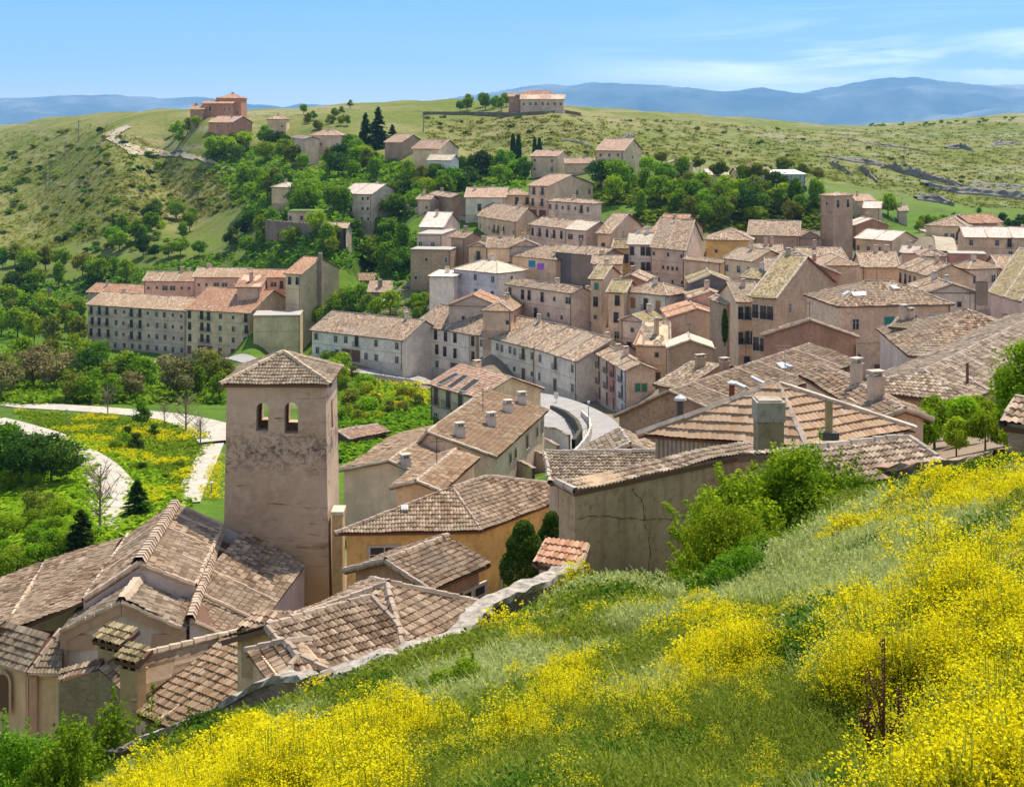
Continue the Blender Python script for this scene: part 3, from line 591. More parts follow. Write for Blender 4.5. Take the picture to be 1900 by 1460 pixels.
h_o = H('hilltop hotel with long verandah on the middle summit', (958,176), (1034,176), None, 470, 6, 'hip', 'wwww', '', 'brown', 'orange', W=11, ang=-6, slope=.34, name='hotel', cat='hotel')
H('', (966,183), (1046,184), None, 463, 4.4, 'shed', 'wwwwwww', '', 'grey', 'salmon', W=5, ang=-6, into=h_o['root'], ctl=False)
H('', (944,180), (962,179), None, 471, 5, 'gx', '.', '', 'brown', 'salmon', W=7, ang=-6, into=h_o['root'], ctl=False)
H('big pale three-storey house with grey blank side among the trees', (635,358), (689,360), 740, 318, 9.3, 'gx', 'bb.ss/bb.ss/...ss', '', 'lilac', 'pale', ang=-28, slope=.36, dirt=.2)
H('beige hipped house behind trees left of the three-storey house', (504,346), (537,347), 558, 340, 6.5, 'hip', '.s', '', 'sand', 'cream', ang=-20)
H('long flat-roofed building with green roof edge above a retaining wall', (534,391), (604,393), None, 316, 4, 'flat', 'w.w.w.d', '', 'sand', 'pale', W=8, ang=-3, rmat=simple('green_roof', (.12, .20, .05), .9, var=.3))
H('pink-roofed garage below the flat green-roofed building', (601,421), (641,424), None, 300, 3.5, 'gx', 'g', '', 'grey', 'salmon', W=7, ang=-8)
H('pinkish house behind trees, left of the glass pavilion', (1372,326), (1432,322), None, 318, 5, 'gx', '.w.w', '', 'sand', 'salmon', W=9, ang=10)
H('pale-roofed house hidden behind trees above the wood', (1312,324), (1352,324), None, 322, 5, 'gx', '..', '', 'grey', 'pale', W=8, ang=0)
H('cluster cottage with salmon roof behind the church tower, upper one', (1590,374), (1622,372), None, 300, 5, 'gx', '..', '', 'pink', 'salmon', W=8, ang=10)
H('cottage with pale salmon roof behind the church tower, lower one', (1603,384), (1632,386), None, 292, 5, 'gx', '..', '', 'pink', 'pale', W=8, ang=-20)
H('small grey barn behind the round green tree', (1668,392), (1683,391), None, 300, 4, 'gx', '', '', 'grey', 'grey', W=7, ang=-10)
# parish church
ch = H('old stone parish church with long brown nave roof and square bell tower', (1389,432), (1481,437), None, 258, 8.5, 'gx', '.t..t..', '', 'stone', 'brown', W=15, ang=-14, slope=.42, name='church', cat='church', stone=.5, nochim=True)
H('', (1310,438), (1396,445), None, 254, 6, 'hip', '.s.....', '', 'yellow', 'brown', W=13, ang=-12, into=ch['root'], ctl=False, nochim=True)
H('', (1481,441), (1524,441), None, 262, 10, 'gy', '...', '', 'stone', 'brown', W=12, ang=6, into=ch['root'], ctl=False, stone=.5, nochim=True, slope=.55)
ct = H('', (1522,361), (1546,363), 1582, 262, 17, 'pyr', 's/././.', 'tt/././.', 'stone', 'tan', ang=-52, into=ch['root'], ctl=False, stone=.5, nochim=True, slope=.30, oh=.25)
b = MB()
for zz in (-5.1, -.35): 
    b.prism([ct['c'][0]-(ct['u']+ct['v'])*.15, ct['c'][1]+(ct['u']-ct['v'])*.15, ct['c'][2]+(ct['u']+ct['v'])*.15, ct['c'][3]+(ct['v']-ct['u'])*.15], ct['zt']+zz, ct['zt']+zz+.3)
link('cornice', b.mesh('cornice', [plaster(WALLC['stone'], .5)]), ch['root'])
# cream house with slots and the chimney row
h68 = H('cream balconied house with salmon roof and three long roof slots', (800,711), (887,735), 1003, 125, 8.5, 'gx', 'bbbs/w.ww/....', '', 'cream', 'salmon', slope=.40, lines=False, chim=1)
h69 = H('terraced row with four pale twin chimneys along its long roof, upper part', (880,830), (917,843), 1010, 90, 6.5, 'gy', '', '..ss.w.sw/....w.d..d', 'lilac', 'tan', vdir=((860,794), (950,725)), Lm=7.5, rf=.22, slope=.30, nochim=True, lines=False)
h69b = H('terraced row lower part with plain grey gable, behind the yellow house', (638,871), (792,880), 885, 86, 7.5, 'gy', '', '', 'lilac', 'tan', vdir=((722,847), (826,780)), slope=.30, rf=.55, nochim=True, lines=False, dirt=.1)
h70b = H('small tan roof with broad pale ridge behind the yellow house', (735,915), (815,905), 880, 74, 5, 'gy', '', '', 'sand', 'tan', vdir=((815,873), (868,829)), slope=.30, nochim=True, lines=False)
h70 = H('yellow walled old house with big hipped brown roof beside the ruined tower', (643,981), (888,977), (1078,904), 58, 7, 'hip', '.W.s./.....', '.w....', 'yellow', 'brown', slope=.40, nochim=True, dirt=.6, left='')
h71 = H('low pavilion with glazed side under a small hipped roof, before the yellow house', (700,1100), (795,1083), 889, 45, 3.6, 'gy', '', 'WWWW', 'brown', 'brown', vdir=((693,1063), (798,1020)), Lm=4.2, slope=.36, nochim=True)
h72 = H('sprawling brown convent roof beside the boundary wall, fan-shaped', (596,1256), (753,1205), None, 33, 4, 'gx', '', '', 'sand', 'brown', W=4.8, slope=.42, nochim=True)
h72b = H('smaller hipped brown roof joined to the convent roof at the wall bend', (750,1206), (905,1121), None, 36, 4, 'hip', '', '', 'sand', 'brown', W=5, slope=.40, nochim=True)
H('little tiled hip roof tucked beside the boundary wall below the convent roof', (520,1262), (612,1246), None, 29.5, 2.2, 'hip', '', '', 'sand', 'brown', W=2.6, slope=.42, nochim=True, ctl=False, name='outbuilding', cat='outbuilding', oh=.25, lines=False)
hrt = H('single-storey house with red flat-tiled pyramid roof and thick chimney', (1218,792), (1492,812), (1664,784), 45, 3.6, 'pyr', '', '', 'sand', 'flat', slope=.66, nochim=True, lod=3, oh=.5, lines=False)
hcg = H('low cream-walled gable house beside the road bend', (1112,846), (1222,843), None, 55, 4, 'gy', '', '', 'sand', 'grey', W=3, ang=4, slope=.42, nochim=True)
hdk = H('low house with dark speckled tile roof behind the big grey wall', (1035,888), (1222,884), None, 48, 3.2, 'gx', '', '', 'stone', 'grey', W=5, ang=3, slope=.24, nochim=True, lines=False)
hgw = H('big blank grey-brown rendered building with a cracked wall on the hillside', (1067,909), (1412,836), None, 41.0, 4.6, 'shed', '', '', 'x', 'grey', W=.6, slope=.15, oh=.08, nochim=True, lines=False, wmat=plaster((.47, .34, .21), .7, streak=.5))
hrg = H('low roof of weathered grey tiles at the right of the thick chimney', (1530,893), (1738,867), None, 31, 2.6, 'gx', '', '', 'stone', 'grey', W=3.6, slope=.28, nochim=True, stone=.6, lines=True, lod=0)
# ------------------------------------------------------------------ pieces placed by hand: the near church, the ruined tower, convent corner
def Z(px, py, z): return W3(px, py, -z*F/(py-HY))
def walldown(mb, pts, depth, m=0):
    for a, b in zip(pts[:-1], pts[1:]):
        mb.quad((a.x, a.y, a.z-depth), (b.x, b.y, b.z-depth), tuple(b), tuple(a), m)
def rel(root, *pts): return [p-root.location for p in pts]
chn = thing('church', 'large near church with brown tiled nave and aisle roofs at the lower left', 'church', Z(250, 1250, -31))
N1, N2 = Z(257, 1045, -21.6), Z(325, 936, -21.6); RN, RF = Z(362, 1086, -22.9), Z(412, 975, -22.9)
LN = Z(155, 1112, -22.9); LF = N2+(LN-N1)
br = tilemat('brown', False); ceilw = FRC['b']
def croof(quads, lines, name='roof', tile='brown'):
    mb = MB(); rb = MB()
    for q in quads: sheet(mb, *rel(chn, *q), 0)
    o = link(name, mb.mesh('roof', [tilemat(tile, False), ceilw]), chn)
    for a, b, r in lines: a, b = rel(chn, a, b); ridge(rb, a, b, 0, r)
    link('ridge_tiles', rb.mesh('ridge_tiles', [simple('mortar_church', (.50, .38, .28), .9, var=.25, scale=1.2)]), o); return o
def lp(a, b, t): return a.lerp(b, t)
croof([(RN, RF, N2, N1), (LF, LN, N1, N2)], [(N1, N2, .34), (RN, RF, .12), (N1, RN, .14), (N1, LN, .14), (LN, LF, .12), (N2, RF, .14)]+[(lp(N1, N2, t), lp(RN, RF, t), .11) for t in (.3, .6, .85)]+[(lp(N1, N2, t), lp(LN, LF, t), .10) for t in (.35, .7)])
LA = [Z(85, 1042, -24.7), Z(0, 1178, -24.7), Z(155, 1114, -23.05), LF+Vector((0, 0, -.15))]
croof([tuple(LA)], [(LA[0], LA[3], .11), (LA[1], LA[0], .11), (LA[2], LA[3], .10)])
LO = [Z(-90, 1108, -26.3), Z(-160, 1215, -26.3), LA[1]+Vector((0, 0, -.1)), LA[0]+Vector((0, 0, -.1))]
croof([tuple(LO)], [(LO[0], LO[3], .11)])
RA = [Z(455, 1197, -25.2), Z(565, 1052, -25.2), Z(412, 978, -23.4), Z(352, 1150, -23.4)]
croof([tuple(RA)], [(RA[3], RA[2], .26), (RA[0], RA[3], .12)]+[(lp(RA[0], RA[1], t), lp(RA[3], RA[2], t), .10) for t in (.25, .5, .75)]+[(RA[1], RA[2], .11)])
P1, P2 = Z(257, 1076, -22.4), Z(225, 1117, -22.4); PR, PRf = Z(345, 1170, -23.9), Z(362, 1112, -23.9); PL, PLf = Z(112, 1172, -23.9), Z(150, 1125, -23.9)
croof([(PR, PRf, P1, P2), (PLf, PL, P2, P1)], [(P1, P2, .30), (P2, PR, .12), (P2, PL, .12), (PR, PRf, .12)], tile='grey')
EA, EB, EC = Z(-80, 1208, -25.5), Z(52, 1250, -25.5), Z(116, 1252, -25.5)
TA, TB = Z(-10, 1160, -24.1), Z(114, 1168, -24.1)
croof([(EA, EB, TB, TA), (EB, EC, TB+Vector((.1, 0, 0)), TB)], [(EB, TB, .14), (EA, EB, .09), (EB, EC, .09)], tile='grey')
w = MB(); lil = plaster((.60, .52, .50), .12); crm = plaster((.66, .55, .38), .25); pnk = plaster((.52, .36, .27), .2)
def cw(pts, depth, m=0, mb=None): walldown(mb or w, rel(chn, *pts), depth, m)
cw([LN, N1, RN], 1.2); cw([RN, RF], 1.2); cw([PL+Vector((0, .2, 0)), P2+Vector((0, .2, -.1)), PR+Vector((0, .2, 0))], 9); cw([PR, PRf], 8)
cw([RA[0]+Vector((-.3, .3, 0)), RA[1]+Vector((-.3, .3, 0))], 9); cw([RA[3], RA[0]], 8); cw([EA+Vector((.3, .3, 0)), EB+Vector((0, .4, 0)), EC+Vector((0, .4, 0))], 10, 1)
cw([LO[0], LA[0]], 8); cw([LA[0], LF], 6); cw([LF, N2, RF], 6)
cw([RF, RA[1]], 9); link('wall', w.mesh('wall', [lil, crm]), chn)
# pink mouldings: pediment bands, pilasters
t = MB(); a, b, c_ = rel(chn, PL+Vector((0, .12, 0)), P2+Vector((0, .12, 0)), PR+Vector((0, .12, 0)))
def band(p, q, w0, w1, out=.12, m=0):
    p, q = Vector(p), Vector(q); n = Vector(((q-p).y, -(q-p).x, 0)).normalized()*out; z0, z1 = Vector((0, 0, -w0)), Vector((0, 0, -w1))
    t.add([tuple(x) for x in (p+z1, q+z1, q+z0, p+z0, p+z1+n, q+z1+n, q+z0+n, p+z0+n)], [[4, 5, 6, 7], [0, 1, 5, 4], [3, 2, 6, 7], [0, 4, 7, 3], [1, 5, 6, 2]], m)
band(a, b, .1, .55); band(b, c_, .1, .55); band(a, c_, .15, .85, .14); band(a, a.lerp(c_, .055), .0, 8, .16); band(a.lerp(c_, .945), c_, .0, 8, .16)
e_, f_ = rel(chn, EB+Vector((0, .3, 0)), EC+Vector((0, .3, 0))); band(e_, e_.lerp(f_, .22), .15, 9, .12); g_ = rel(chn, EA)[0]; band(g_.lerp(e_, .96), e_, .15, 9, .12)
link('moulding', t.mesh('moulding', [pnk]), chn)
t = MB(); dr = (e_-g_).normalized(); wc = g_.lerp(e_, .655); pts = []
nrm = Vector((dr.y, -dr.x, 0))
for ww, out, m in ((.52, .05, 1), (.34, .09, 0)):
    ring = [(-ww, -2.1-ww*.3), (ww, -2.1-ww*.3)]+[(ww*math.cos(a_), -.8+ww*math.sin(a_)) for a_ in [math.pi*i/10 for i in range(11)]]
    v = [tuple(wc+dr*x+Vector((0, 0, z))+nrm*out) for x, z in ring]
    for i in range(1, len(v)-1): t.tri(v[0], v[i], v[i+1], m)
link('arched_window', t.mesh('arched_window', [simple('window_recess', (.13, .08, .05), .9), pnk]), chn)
# wall lantern
lan = thing('wall_lantern', 'black iron wall lantern on a curled bracket beside the pink pilaster', 'street lamp', EB+Vector((-.15, -.1, -3.3)))
t = MB(); t.tube([(0, .3, 0), (-.35, -.05, -.12), (-.75, -.3, .0)], .025, 5); t.tube([(0, .3, -.35), (-.3, 0, -.2), (-.5, -.15, -.05)], .018, 5); t.box((-.06, .1, -.45), (.06, .35, .25)); link('bracket', t.mesh('bracket', [FRC['k']]), lan)
t = MB()
for (r0, z0, r1, z1) in ((.16, .0, .25, .4),):
    for i in range(6):
        a0, a1 = i*math.pi/3, (i+1)*math.pi/3; f = lambda r, a, z: (-.78+r*math.cos(a), -.32+r*math.sin(a), z)
        t.quad(f(r0, a0, z0), f(r0, a1, z0), f(r1, a1, z1), f(r1, a0, z1), 1); t.quad(f(.30, a0, .4), f(.30, a1, .4), f(.06, a1, .68), f(.06, a0, .68), 0); t.tube([f(r0, a0, z0), f(r1, a0, z1)], .015, 4, 0)
t.tube([(-.78, -.32, .6), (-.78, -.32, .85)], .03, 5); t.tube([(-.78, -.32, -.08), (-.78, -.32, .03)], .05, 5)
link('lamp_head', t.mesh('lamp_head', [FRC['k'], simple('lantern_glass', (.45, .45, .40), .2, .5)]), lan)

# ---- ruined square tower with real openings
def arch_wall(mb, p0, p1, z0, z1, ops, th, mp):
    """p0->p1 left to right from outside; ops: (x centre, half width, sill z, spring z)"""
    p0, p1 = Vector(p0), Vector(p1); L = (p1-p0).length; u = (p1-p0)/L; n = Vector((-u.y, u.x))
    xs = {0.0, L}
    for (xc, hw, zs, zp) in ops:
        for i in range(9): xs.add(xc-hw*math.cos(math.pi*i/8))
    xs = sorted(xs)
    while True:
        g = [(b_-a_, a_, b_) for a_, b_ in zip(xs[:-1], xs[1:])]
        m_ = max(g)
        if m_[0] < .8: break
        xs.append((m_[1]+m_[2])/2); xs.sort()
    P = lambda x, z, o: mp((p0+u*x+n*o).x, (p0+u*x+n*o).y, z)
    zl = lambda a_, b_: [a_+(b_-a_)*i/max(1, int((b_-a_)/1.2)) for i in range(max(1, int((b_-a_)/1.2))+1)]
    for xa, xb in zip(xs[:-1], xs[1:]):
        xm = (xa+xb)/2; op = [o for o in ops if abs(xm-o[0]) < o[1]]
        for o, fl in ((0, 0), (th, 1)):
            def q(za0, za1, zb0, zb1):
                v = [P(xa, za0, o), P(xb, zb0, o), P(xb, zb1, o), P(xa, za1, o)]
                mb.add(v if not fl else v[::-1], [[0, 1, 2, 3]])
            if not op:
                zz = zl(z0, z1)
                for a_, b_ in zip(zz[:-1], zz[1:]): q(a_, b_, a_, b_)
            else:
                xc, hw, zs, zp = op[0]; ha = zp+math.sqrt(max(0, hw*hw-(xa-xc)**2)); hb = zp+math.sqrt(max(0, hw*hw-(xb-xc)**2))
                zz = zl(z0, zs)
                for a_, b_ in zip(zz[:-1], zz[1:]): q(a_, b_, a_, b_)
                q(ha, z1, hb, z1)
                if not fl: mb.quad(P(xa, ha, 0), P(xb, hb, 0), P(xb, hb, th), P(xa, ha, th)); mb.quad(P(xa, zs, 0), P(xa, zs, th), P(xb, zs, th), P(xb, zs, 0))
    for (xc, hw, zs, zp) in ops:
        for s in (-1, 1): mb.quad(P(xc+s*hw, zs, 0), P(xc+s*hw, zs, th), P(xc+s*hw, zp, th), P(xc+s*hw, zp, 0))
td = 58.5; tx0, tx1 = (421-CX)/F*td, (604-CX)/F*td; ty = td*K; tztop = -(710-HY)/F*td
tow = thing('bell_tower', 'tall weathered square tower with two arched openings and a tiled pyramid roof', 'tower', ((tx0+tx1)/2, ty+2.6, tztop-12.3))
hw_ = (tx1-tx0)/2; dp = 5.1; H0 = 12.3
mpf = lambda x, y, z: (x*(1+.0065*(H0-z)), y*(1+.004*(H0-z)), z)
cs = [(-hw_, -2.6), (hw_, -2.6), (hw_, -2.6+dp), (-hw_, -2.6+dp)]
opx = lambda px: (px-CX)/F*td-tx0
frt = [(opx(487), .34, H0-2.75, H0-1.5), (opx(540), .38, H0-2.9, H0-1.5)]
mb = MB()
arch_wall(mb, cs[0], cs[1], -8, H0, frt, .75, mpf); arch_wall(mb, cs[2], cs[3], -8, H0, [(2*hw_-o[0]+.35, o[1]+.1, o[2]-.3, o[3]+.1) for o in frt], .75, mpf)
arch_wall(mb, cs[1], cs[2], -8, H0, [(dp*.5, .35, H0-3.2, H0-1.8)], .75, mpf); arch_wall(mb, cs[3], cs[0], -8, H0, [(dp*.5, .35, H0-3.2, H0-1.8)], .75, mpf)
mb.quad((-hw_, -2.6, H0-3.9), (hw_, -2.6, H0-3.9), (hw_, dp-2.6, H0-3.9), (-hw_, dp-2.6, H0-3.9))
def towermat():
    m, nt, N = newmat('tower_plaster'); g = N('ShaderNodeNewGeometry').outputs['Position']
    n1 = noise(nt, N, .3, 6, .6, g); n2 = noise(nt, N, 1.6, 6, .72, g, .6)
    mp = N('ShaderNodeMapping'); mp.inputs['Scale'].default_value = (.25, .25, 1.8); nt.links.new(g, mp.inputs[0]); n3 = noise(nt, N, 1.0, 6, .7, mp.outputs[0], 1.5)
    base = mix(nt, N, ramp(nt, N, n1, [(.4, (0,)*3), (.62, (1,)*3)]), (.58, .44, .31), (.48, .34, .22))
    base = mix(nt, N, ramp(nt, N, n2, [(.45, (0,)*3), (.7, (.7,)*3)]), base, (.68, .55, .42))
    base = mix(nt, N, ramp(nt, N, n3, [(.57, (0,)*3), (.64, (.8,)*3)]), base, (.17, .11, .08))
    s = N('ShaderNodeSeparateXYZ'); nt.links.new(g, s.inputs[0])    # dark lichen band below the bell chamber
    zz = math_(nt, N, 'ABSOLUTE', math_(nt, N, 'SUBTRACT', s.outputs[2], -18.8)); bandf = math_(nt, N, 'SUBTRACT', 1.0, math_(nt, N, 'MULTIPLY', zz, .6), True)
    n4 = noise(nt, N, 2.4, 6, .75, g, 1)
    base = mix(nt, N, math_(nt, N, 'MULTIPLY', bandf, ramp(nt, N, n4, [(.46, (0,)*3), (.6, (1,)*3)]), True), base, (.12, .09, .075))
    low = math_(nt, N, 'MULTIPLY', math_(nt, N, 'SUBTRACT', -23.4, s.outputs[2]), .35, True)
    base = mix(nt, N, math_(nt, N, 'MULTIPLY', low, .75), base, (.46, .30, .13))
    finish(nt, N, base, .95, n2, .6, .06, .1); return m
link('wall', mb.mesh('wall', [towermat()]), tow)
mb = MB(); rb = MB(); o_ = .32; E = [(-hw_-o_, -2.6-o_, H0-.05), (hw_+o_, -2.6-o_, H0-.05), (hw_+o_, dp-2.6+o_, H0-.05), (-hw_-o_, dp-2.6+o_, H0-.05)]; ap = (0, dp/2-2.6, H0+1.35)
for i in range(4): sheet(mb, E[i], E[(i+1) % 4], ap, ap, 0); ridge(rb, E[i], ap, 0, .15)
rf_ = link('roof', mb.mesh('roof', [tilemat('grey', False), ceilw]), tow); link('ridge_tiles', rb.mesh('ridge_tiles', [simple('mortar_tower', (.5, .38, .25), .9, var=.3)]), rf_)
t = MB(); t.box((hw_+.35, -2.4, -6), (hw_+.95, -1.2, 4.7)); t.box((hw_+.3, -2.5, 4.7), (hw_+1.0, -1.1, 4.9), 1); link('buttress', t.mesh('buttress', [plaster((.60, .44, .22), .5), plaster((.62, .56, .42), .3)]), tow)

# ---- low house at the bottom left with orange tiles and two capped chimneys
hb = thing('house', 'low house with bright orange-brown tiles and two ochre chimneys at the bottom left', 'house', Z(300, 1300, -24))
A0, A1, A2, A3 = Z(246, 1322, -20.8), Z(352, 1368, -20.8), Z(515, 1236, -19.0), Z(447, 1170, -19.0)
mb = MB(); sheet(mb, *rel(hb, A0, A1, A2, A3), 0); X0, X1 = Z(250, 1302, -20.3), Z(268, 1214, -19.15)
B0, B1 = Z(186, 1246, -19.9), Z(250, 1302, -20.4)
mb.quad(*[tuple(p) for p in rel(hb, B1, A0, A3, X1)], 0, [[0, 0], [3, 0], [3, 12], [0, 12]])
rbm = link('roof', mb.mesh('roof', [tilemat('tan', False), ceilw]), hb)
rb = MB()
for a, b, r in ((A0, A3, .12), (X1, A3, .14), (A1, A2, .12), (lp(A0, A1, .45), lp(A3, A2, .45), .11), (B1, X1, .12)): a, b = rel(hb, a, b); ridge(rb, a, b, 0, r)
link('ridge_tiles', rb.mesh('ridge_tiles', [simple('mortar_near', (.52, .40, .28), .9, var=.3)]), rbm)
w = MB(); G0, G1, G2 = Z(110, 1266, -20.6), Z(184, 1243, -19.9), Z(252, 1306, -20.6)
walldown(w, rel(hb, G0, G1, G2), 6); walldown(w, rel(hb, A0+Vector((.4, .2, 0)), A1+Vector((.4, .2, 0))), 5); walldown(w, rel(hb, Z(108, 1240, -20.6), G0), 6)
link('wall', w.mesh('wall', [plaster((.42, .33, .22), .5, stone=.7)]), hb)
rb = MB(); g0, g1, g2, x1 = rel(hb, G0, G1, G2, X1); n_ = Vector((.0, .5, .25)); sheet(rb, g0, g1, g1+n_, g0+n_, 0); sheet(rb, g1, g2, g2+Vector((.5, .3, .3)), g1+Vector((.5, .3, .3)), 0); link('roof_edge', rb.mesh('roof_edge', [tilemat('brown', False), ceilw]), hb)
for (px0, px1, pt, pb, dd, nopen) in ((186, 243, 1180, 1262, 37.6, 3), (226, 268, 1216, 1300, 36.2, 2)):
    wd = (px1-px0)/F*dd; tp = W3((px0+px1)/2, pt, dd)-hb.location; ht = (pb-pt)/F*dd+.6; q = MB(); dpth = wd*.55
    Mx = Matrix.Translation(tp) @ Matrix.Rotation(R(-28), 4, 'Z')
    q.box((-wd/2, -dpth/2, -ht), (wd/2, dpth/2, -.42), 0, Mx); q.box((-wd/2-.05, -dpth/2-.05, -.5), (wd/2+.05, dpth/2+.05, -.42), 0, Mx)
    for i in range(nopen+1): xx = -wd/2+i*(wd-.1)/nopen; q.box((xx, -dpth/2, -.42), (xx+.1, dpth/2, -.08), 0, Mx)
    q.box((-wd/2+.1, -dpth/2+.1, -.42), (wd/2-.1, dpth/2-.1, -.1), 1, Mx)  # solid black block filling the openings below the chimney cap
    co = link('chimney', q.mesh('chimney', [plaster((.56, .40, .22), .4), simple('black_core', (.02, .018, .016), .95)]), hb)
    q = MB(); c4 = [tuple(Mx @ Vector(p)) for p in ((-wd/2-.15, -dpth/2-.18, -.1), (wd/2+.15, -dpth/2-.18, -.1), (wd/2+.15, dpth/2+.15, .22), (-wd/2-.15, dpth/2+.15, .22))]
    sheet(q, *c4, 0); link('chimney_cap', q.mesh('chimney_cap', [tilemat('moss', False), ceilw]), co)
# dormer box on the convent roof
q = MB(); d0, d1, d2 = Z(448, 1166, -16.6), Z(532, 1176, -16.6), Z(604, 1148, -16.6); rl = h72['root'].location
v4 = [p-rl for p in (d0, d1, d2, d0+(d2-d1))]; q.prism(v4, v4[0].z-1.6, v4[0].z); dm = link('roof_lantern', q.mesh('roof_lantern', [plaster((.58, .43, .26), .4)]), h72['roof'])
q = MB(); ce = sum(v4, Vector((0, 0, 0)))/4; v5 = [ce+(p-ce)*1.12 for p in v4]; up = Vector((0, 0, .3))
sheet(q, v5[0], v5[1], lp(v5[1], v5[2], .5)+up, lp(v5[0], v5[3], .5)+up, 0); sheet(q, v5[2], v5[3], lp(v5[0], v5[3], .5)+up, lp(v5[1], v5[2], .5)+up, 0); sheet(q, v5[1], v5[2], lp(v5[1], v5[2], .5)+up, lp(v5[1], v5[2], .5)+up, 0)
link('lantern_roof', q.mesh('lantern_roof', [tilemat('brown', False), ceilw]), dm)
# chimneys, pipes and details on particular roofs
def chim_at(h, px, py, d, w, ht, mat, below=1.5, cap=True):
    p = W3(px, py, d)-h['root'].location; q = MB(); q.box((-w/2, -w*.45, -ht-below), (w/2, w*.45, 0), 0)
    if cap: q.box((-w/2-.08, -w*.45-.08, 0), (w/2+.08, w*.45+.08, .12), 1); q.box((-w*.4, -w*.3, .12), (-w*.25, w*.3, .4), 0); q.box((w*.25, -w*.3, .12), (w*.4, w*.3, .4), 0); q.box((-w/2-.06, -w*.45-.06, .4), (w/2+.06, w*.45+.06, .5), 1)
    o = link('chimney', q.mesh('chimney', [mat, FRC['s']]), h['roof'], loc=p); o.rotation_euler.z = .5; return o
wh = plaster((.62, .56, .52), .2)
bpy.context.view_layer.update()
def roofpt(h, px, py):
    o = h['roof']; hit_, loc, n_, i_ = o.ray_cast(-h['root'].location, W3(px, py, 1).normalized()); return loc if hit_ else None
for h_, pts in ((h69, ((911, 788), (942, 764), (968, 748), (853, 808))), (h69b, ((803, 829), (752, 868)))):
    for px, py in pts:
        for hh_ in (h_, h69, h69b):
            L_ = roofpt(hh_, px, py)
            if L_ is not None: break
        if L_ is None: continue
        q = MB(); q.box((-.42, -.33, -.8), (.42, .33, .75), 0); q.box((-.5, -.4, .75), (.5, .4, .86), 1); q.box((-.36, -.28, .86), (-.2, .28, 1.1), 0); q.box((.2, -.28, .86), (.36, .28, 1.1), 0); q.box((-.04, -.28, .86), (.04, .28, 1.1), 0); q.box((-.46, -.38, 1.1), (.46, .38, 1.2), 1)
        link('chimney', q.mesh('chimney', [wh, FRC['s']]), hh_['roof'], loc=L_).rotation_euler.z = R(25)
q = W3(1426, 742, 39.6)-hrt['root'].location; t = MB()
t.box((-.5, -.5, -3.2), (.5, .5, -.75), 0); t.box((-.55, -.55, -.75), (.55, .55, 0), 1); t.box((-.45, -.45, 0), (.45, .45, .06), 1)
o = link('chimney', t.mesh('chimney', [plaster((.30, .23, .14), .7), plaster((.38, .33, .26), .7)]), hrt['roof'], loc=q)
t = MB(); t.tube([(0, 0, -1.3), (0, 0, 0)], .16, 8); t.box((-.35, -.3, -1.5), (.35, .3, -1.2), 1); link('chimney', t.mesh('chimney', [plaster((.50, .36, .18), .3), plaster((.14, .12, .11), .3)]), hrt['roof'], loc=W3(1538, 745, 41)-hrt['root'].location)
def pipe(h, px, py0, py1, d, r, mat, cap=0):
    a = W3(px, py0, d)-h['root'].location; b = W3(px, py1, d)-h['root'].location; t = MB(); t.tube([a, b], r, 7); 
    if cap: t.tube([a, a+Vector((0, 0, .12)), a+Vector((0, 0, .3))], [r*1.9, r*1.7, .02], 8, 1)
    link('stove_pipe', t.mesh('stove_pipe', [mat, simple('zinc', (.55, .55, .53), .5)]), h['roof'])
pipe(h25, 1795, 674, 730, 70, .10, simple('rust_pipe', (.14, .08, .05), .8)); pipe(h24, 1864, 582, 615, 100, .30, plaster(WALLC['brown'], .6)); pipe(h24, 1822, 523, 566, 118, .7, plaster(WALLC['dark'], .6))
pipe(h22, 1358, 712, 738, 84, .24, simple('red_pipe', (.20, .05, .03), .8), 1); pipe(hcg, 1262, 742, 800, 54, .18, simple('dark_pipe', (.08, .07, .06), .8), 1)
t = MB(); a = W3(1456, 640, 84)-h22['root'].location; b = W3(1457, 705, 84)-h22['root'].location; t.tube([a, b], .035, 5)
for z_, l_ in ((.05, .8), (.35, .5), (.7, .35)): t.box((a.x-l_, a.y-.02, a.z-z_-.03), (a.x+l_*.6, a.y+.02, a.z-z_))
link('aerial', t.mesh('aerial', [simple('galvanised', (.35, .34, .32), .5)]), h22['roof'])
# roof windows
def skyl(h, spots, w=.8, l=1.1, mat=None):
    root = h['root']; dg = bpy.context.evaluated_depsgraph_get()
    for (px, py) in spots:
        o = h['roof']; M = o.matrix_world if False else Matrix.Translation(root.location)
        Mi = M.inverted(); org = Mi @ Vector((0, 0, 0)); dr = W3(px, py, 1).normalized()
        hit, loc, nrm_, idx = o.ray_cast(org, dr)
        if not hit: continue
        hb_, l2, _, _ = o.ray_cast(org, W3(px+9, py, 1).normalized()); hc_, l3, _, _ = o.ray_cast(org, W3(px, py-7, 1).normalized())
        if hb_ and hc_:
            q_ = (l2-loc).cross(l3-loc).normalized(); q_ = q_ if q_.z > 0 else -q_
            if q_.z > .75: nrm_ = q_
        yy = Vector((0, 0, 1)) - nrm_*nrm_.z
        yy = yy.normalized() if yy.length > .05 else Vector((0, 1, 0)); zz = nrm_.normalized(); xx = yy.cross(zz).normalized(); yy = zz.cross(xx)
        Mx = Matrix((xx, yy, zz)).transposed().to_4x4(); Mx.translation = loc
        t = MB(); t.box((-w/2, -l/2, -.1), (w/2, l/2, .14), 0); t.box((-w/2+.07, -l/2+.07, .14), (w/2-.07, l/2-.07, .155), 1)
        link('roof_window', t.mesh('roof_window', [simple('zinc', (.55, .55, .53), .5), mat or simple('sky_glass', (.50, .56, .62), .25, .6)]), o, M=Mx)
bpy.context.view_layer.update()
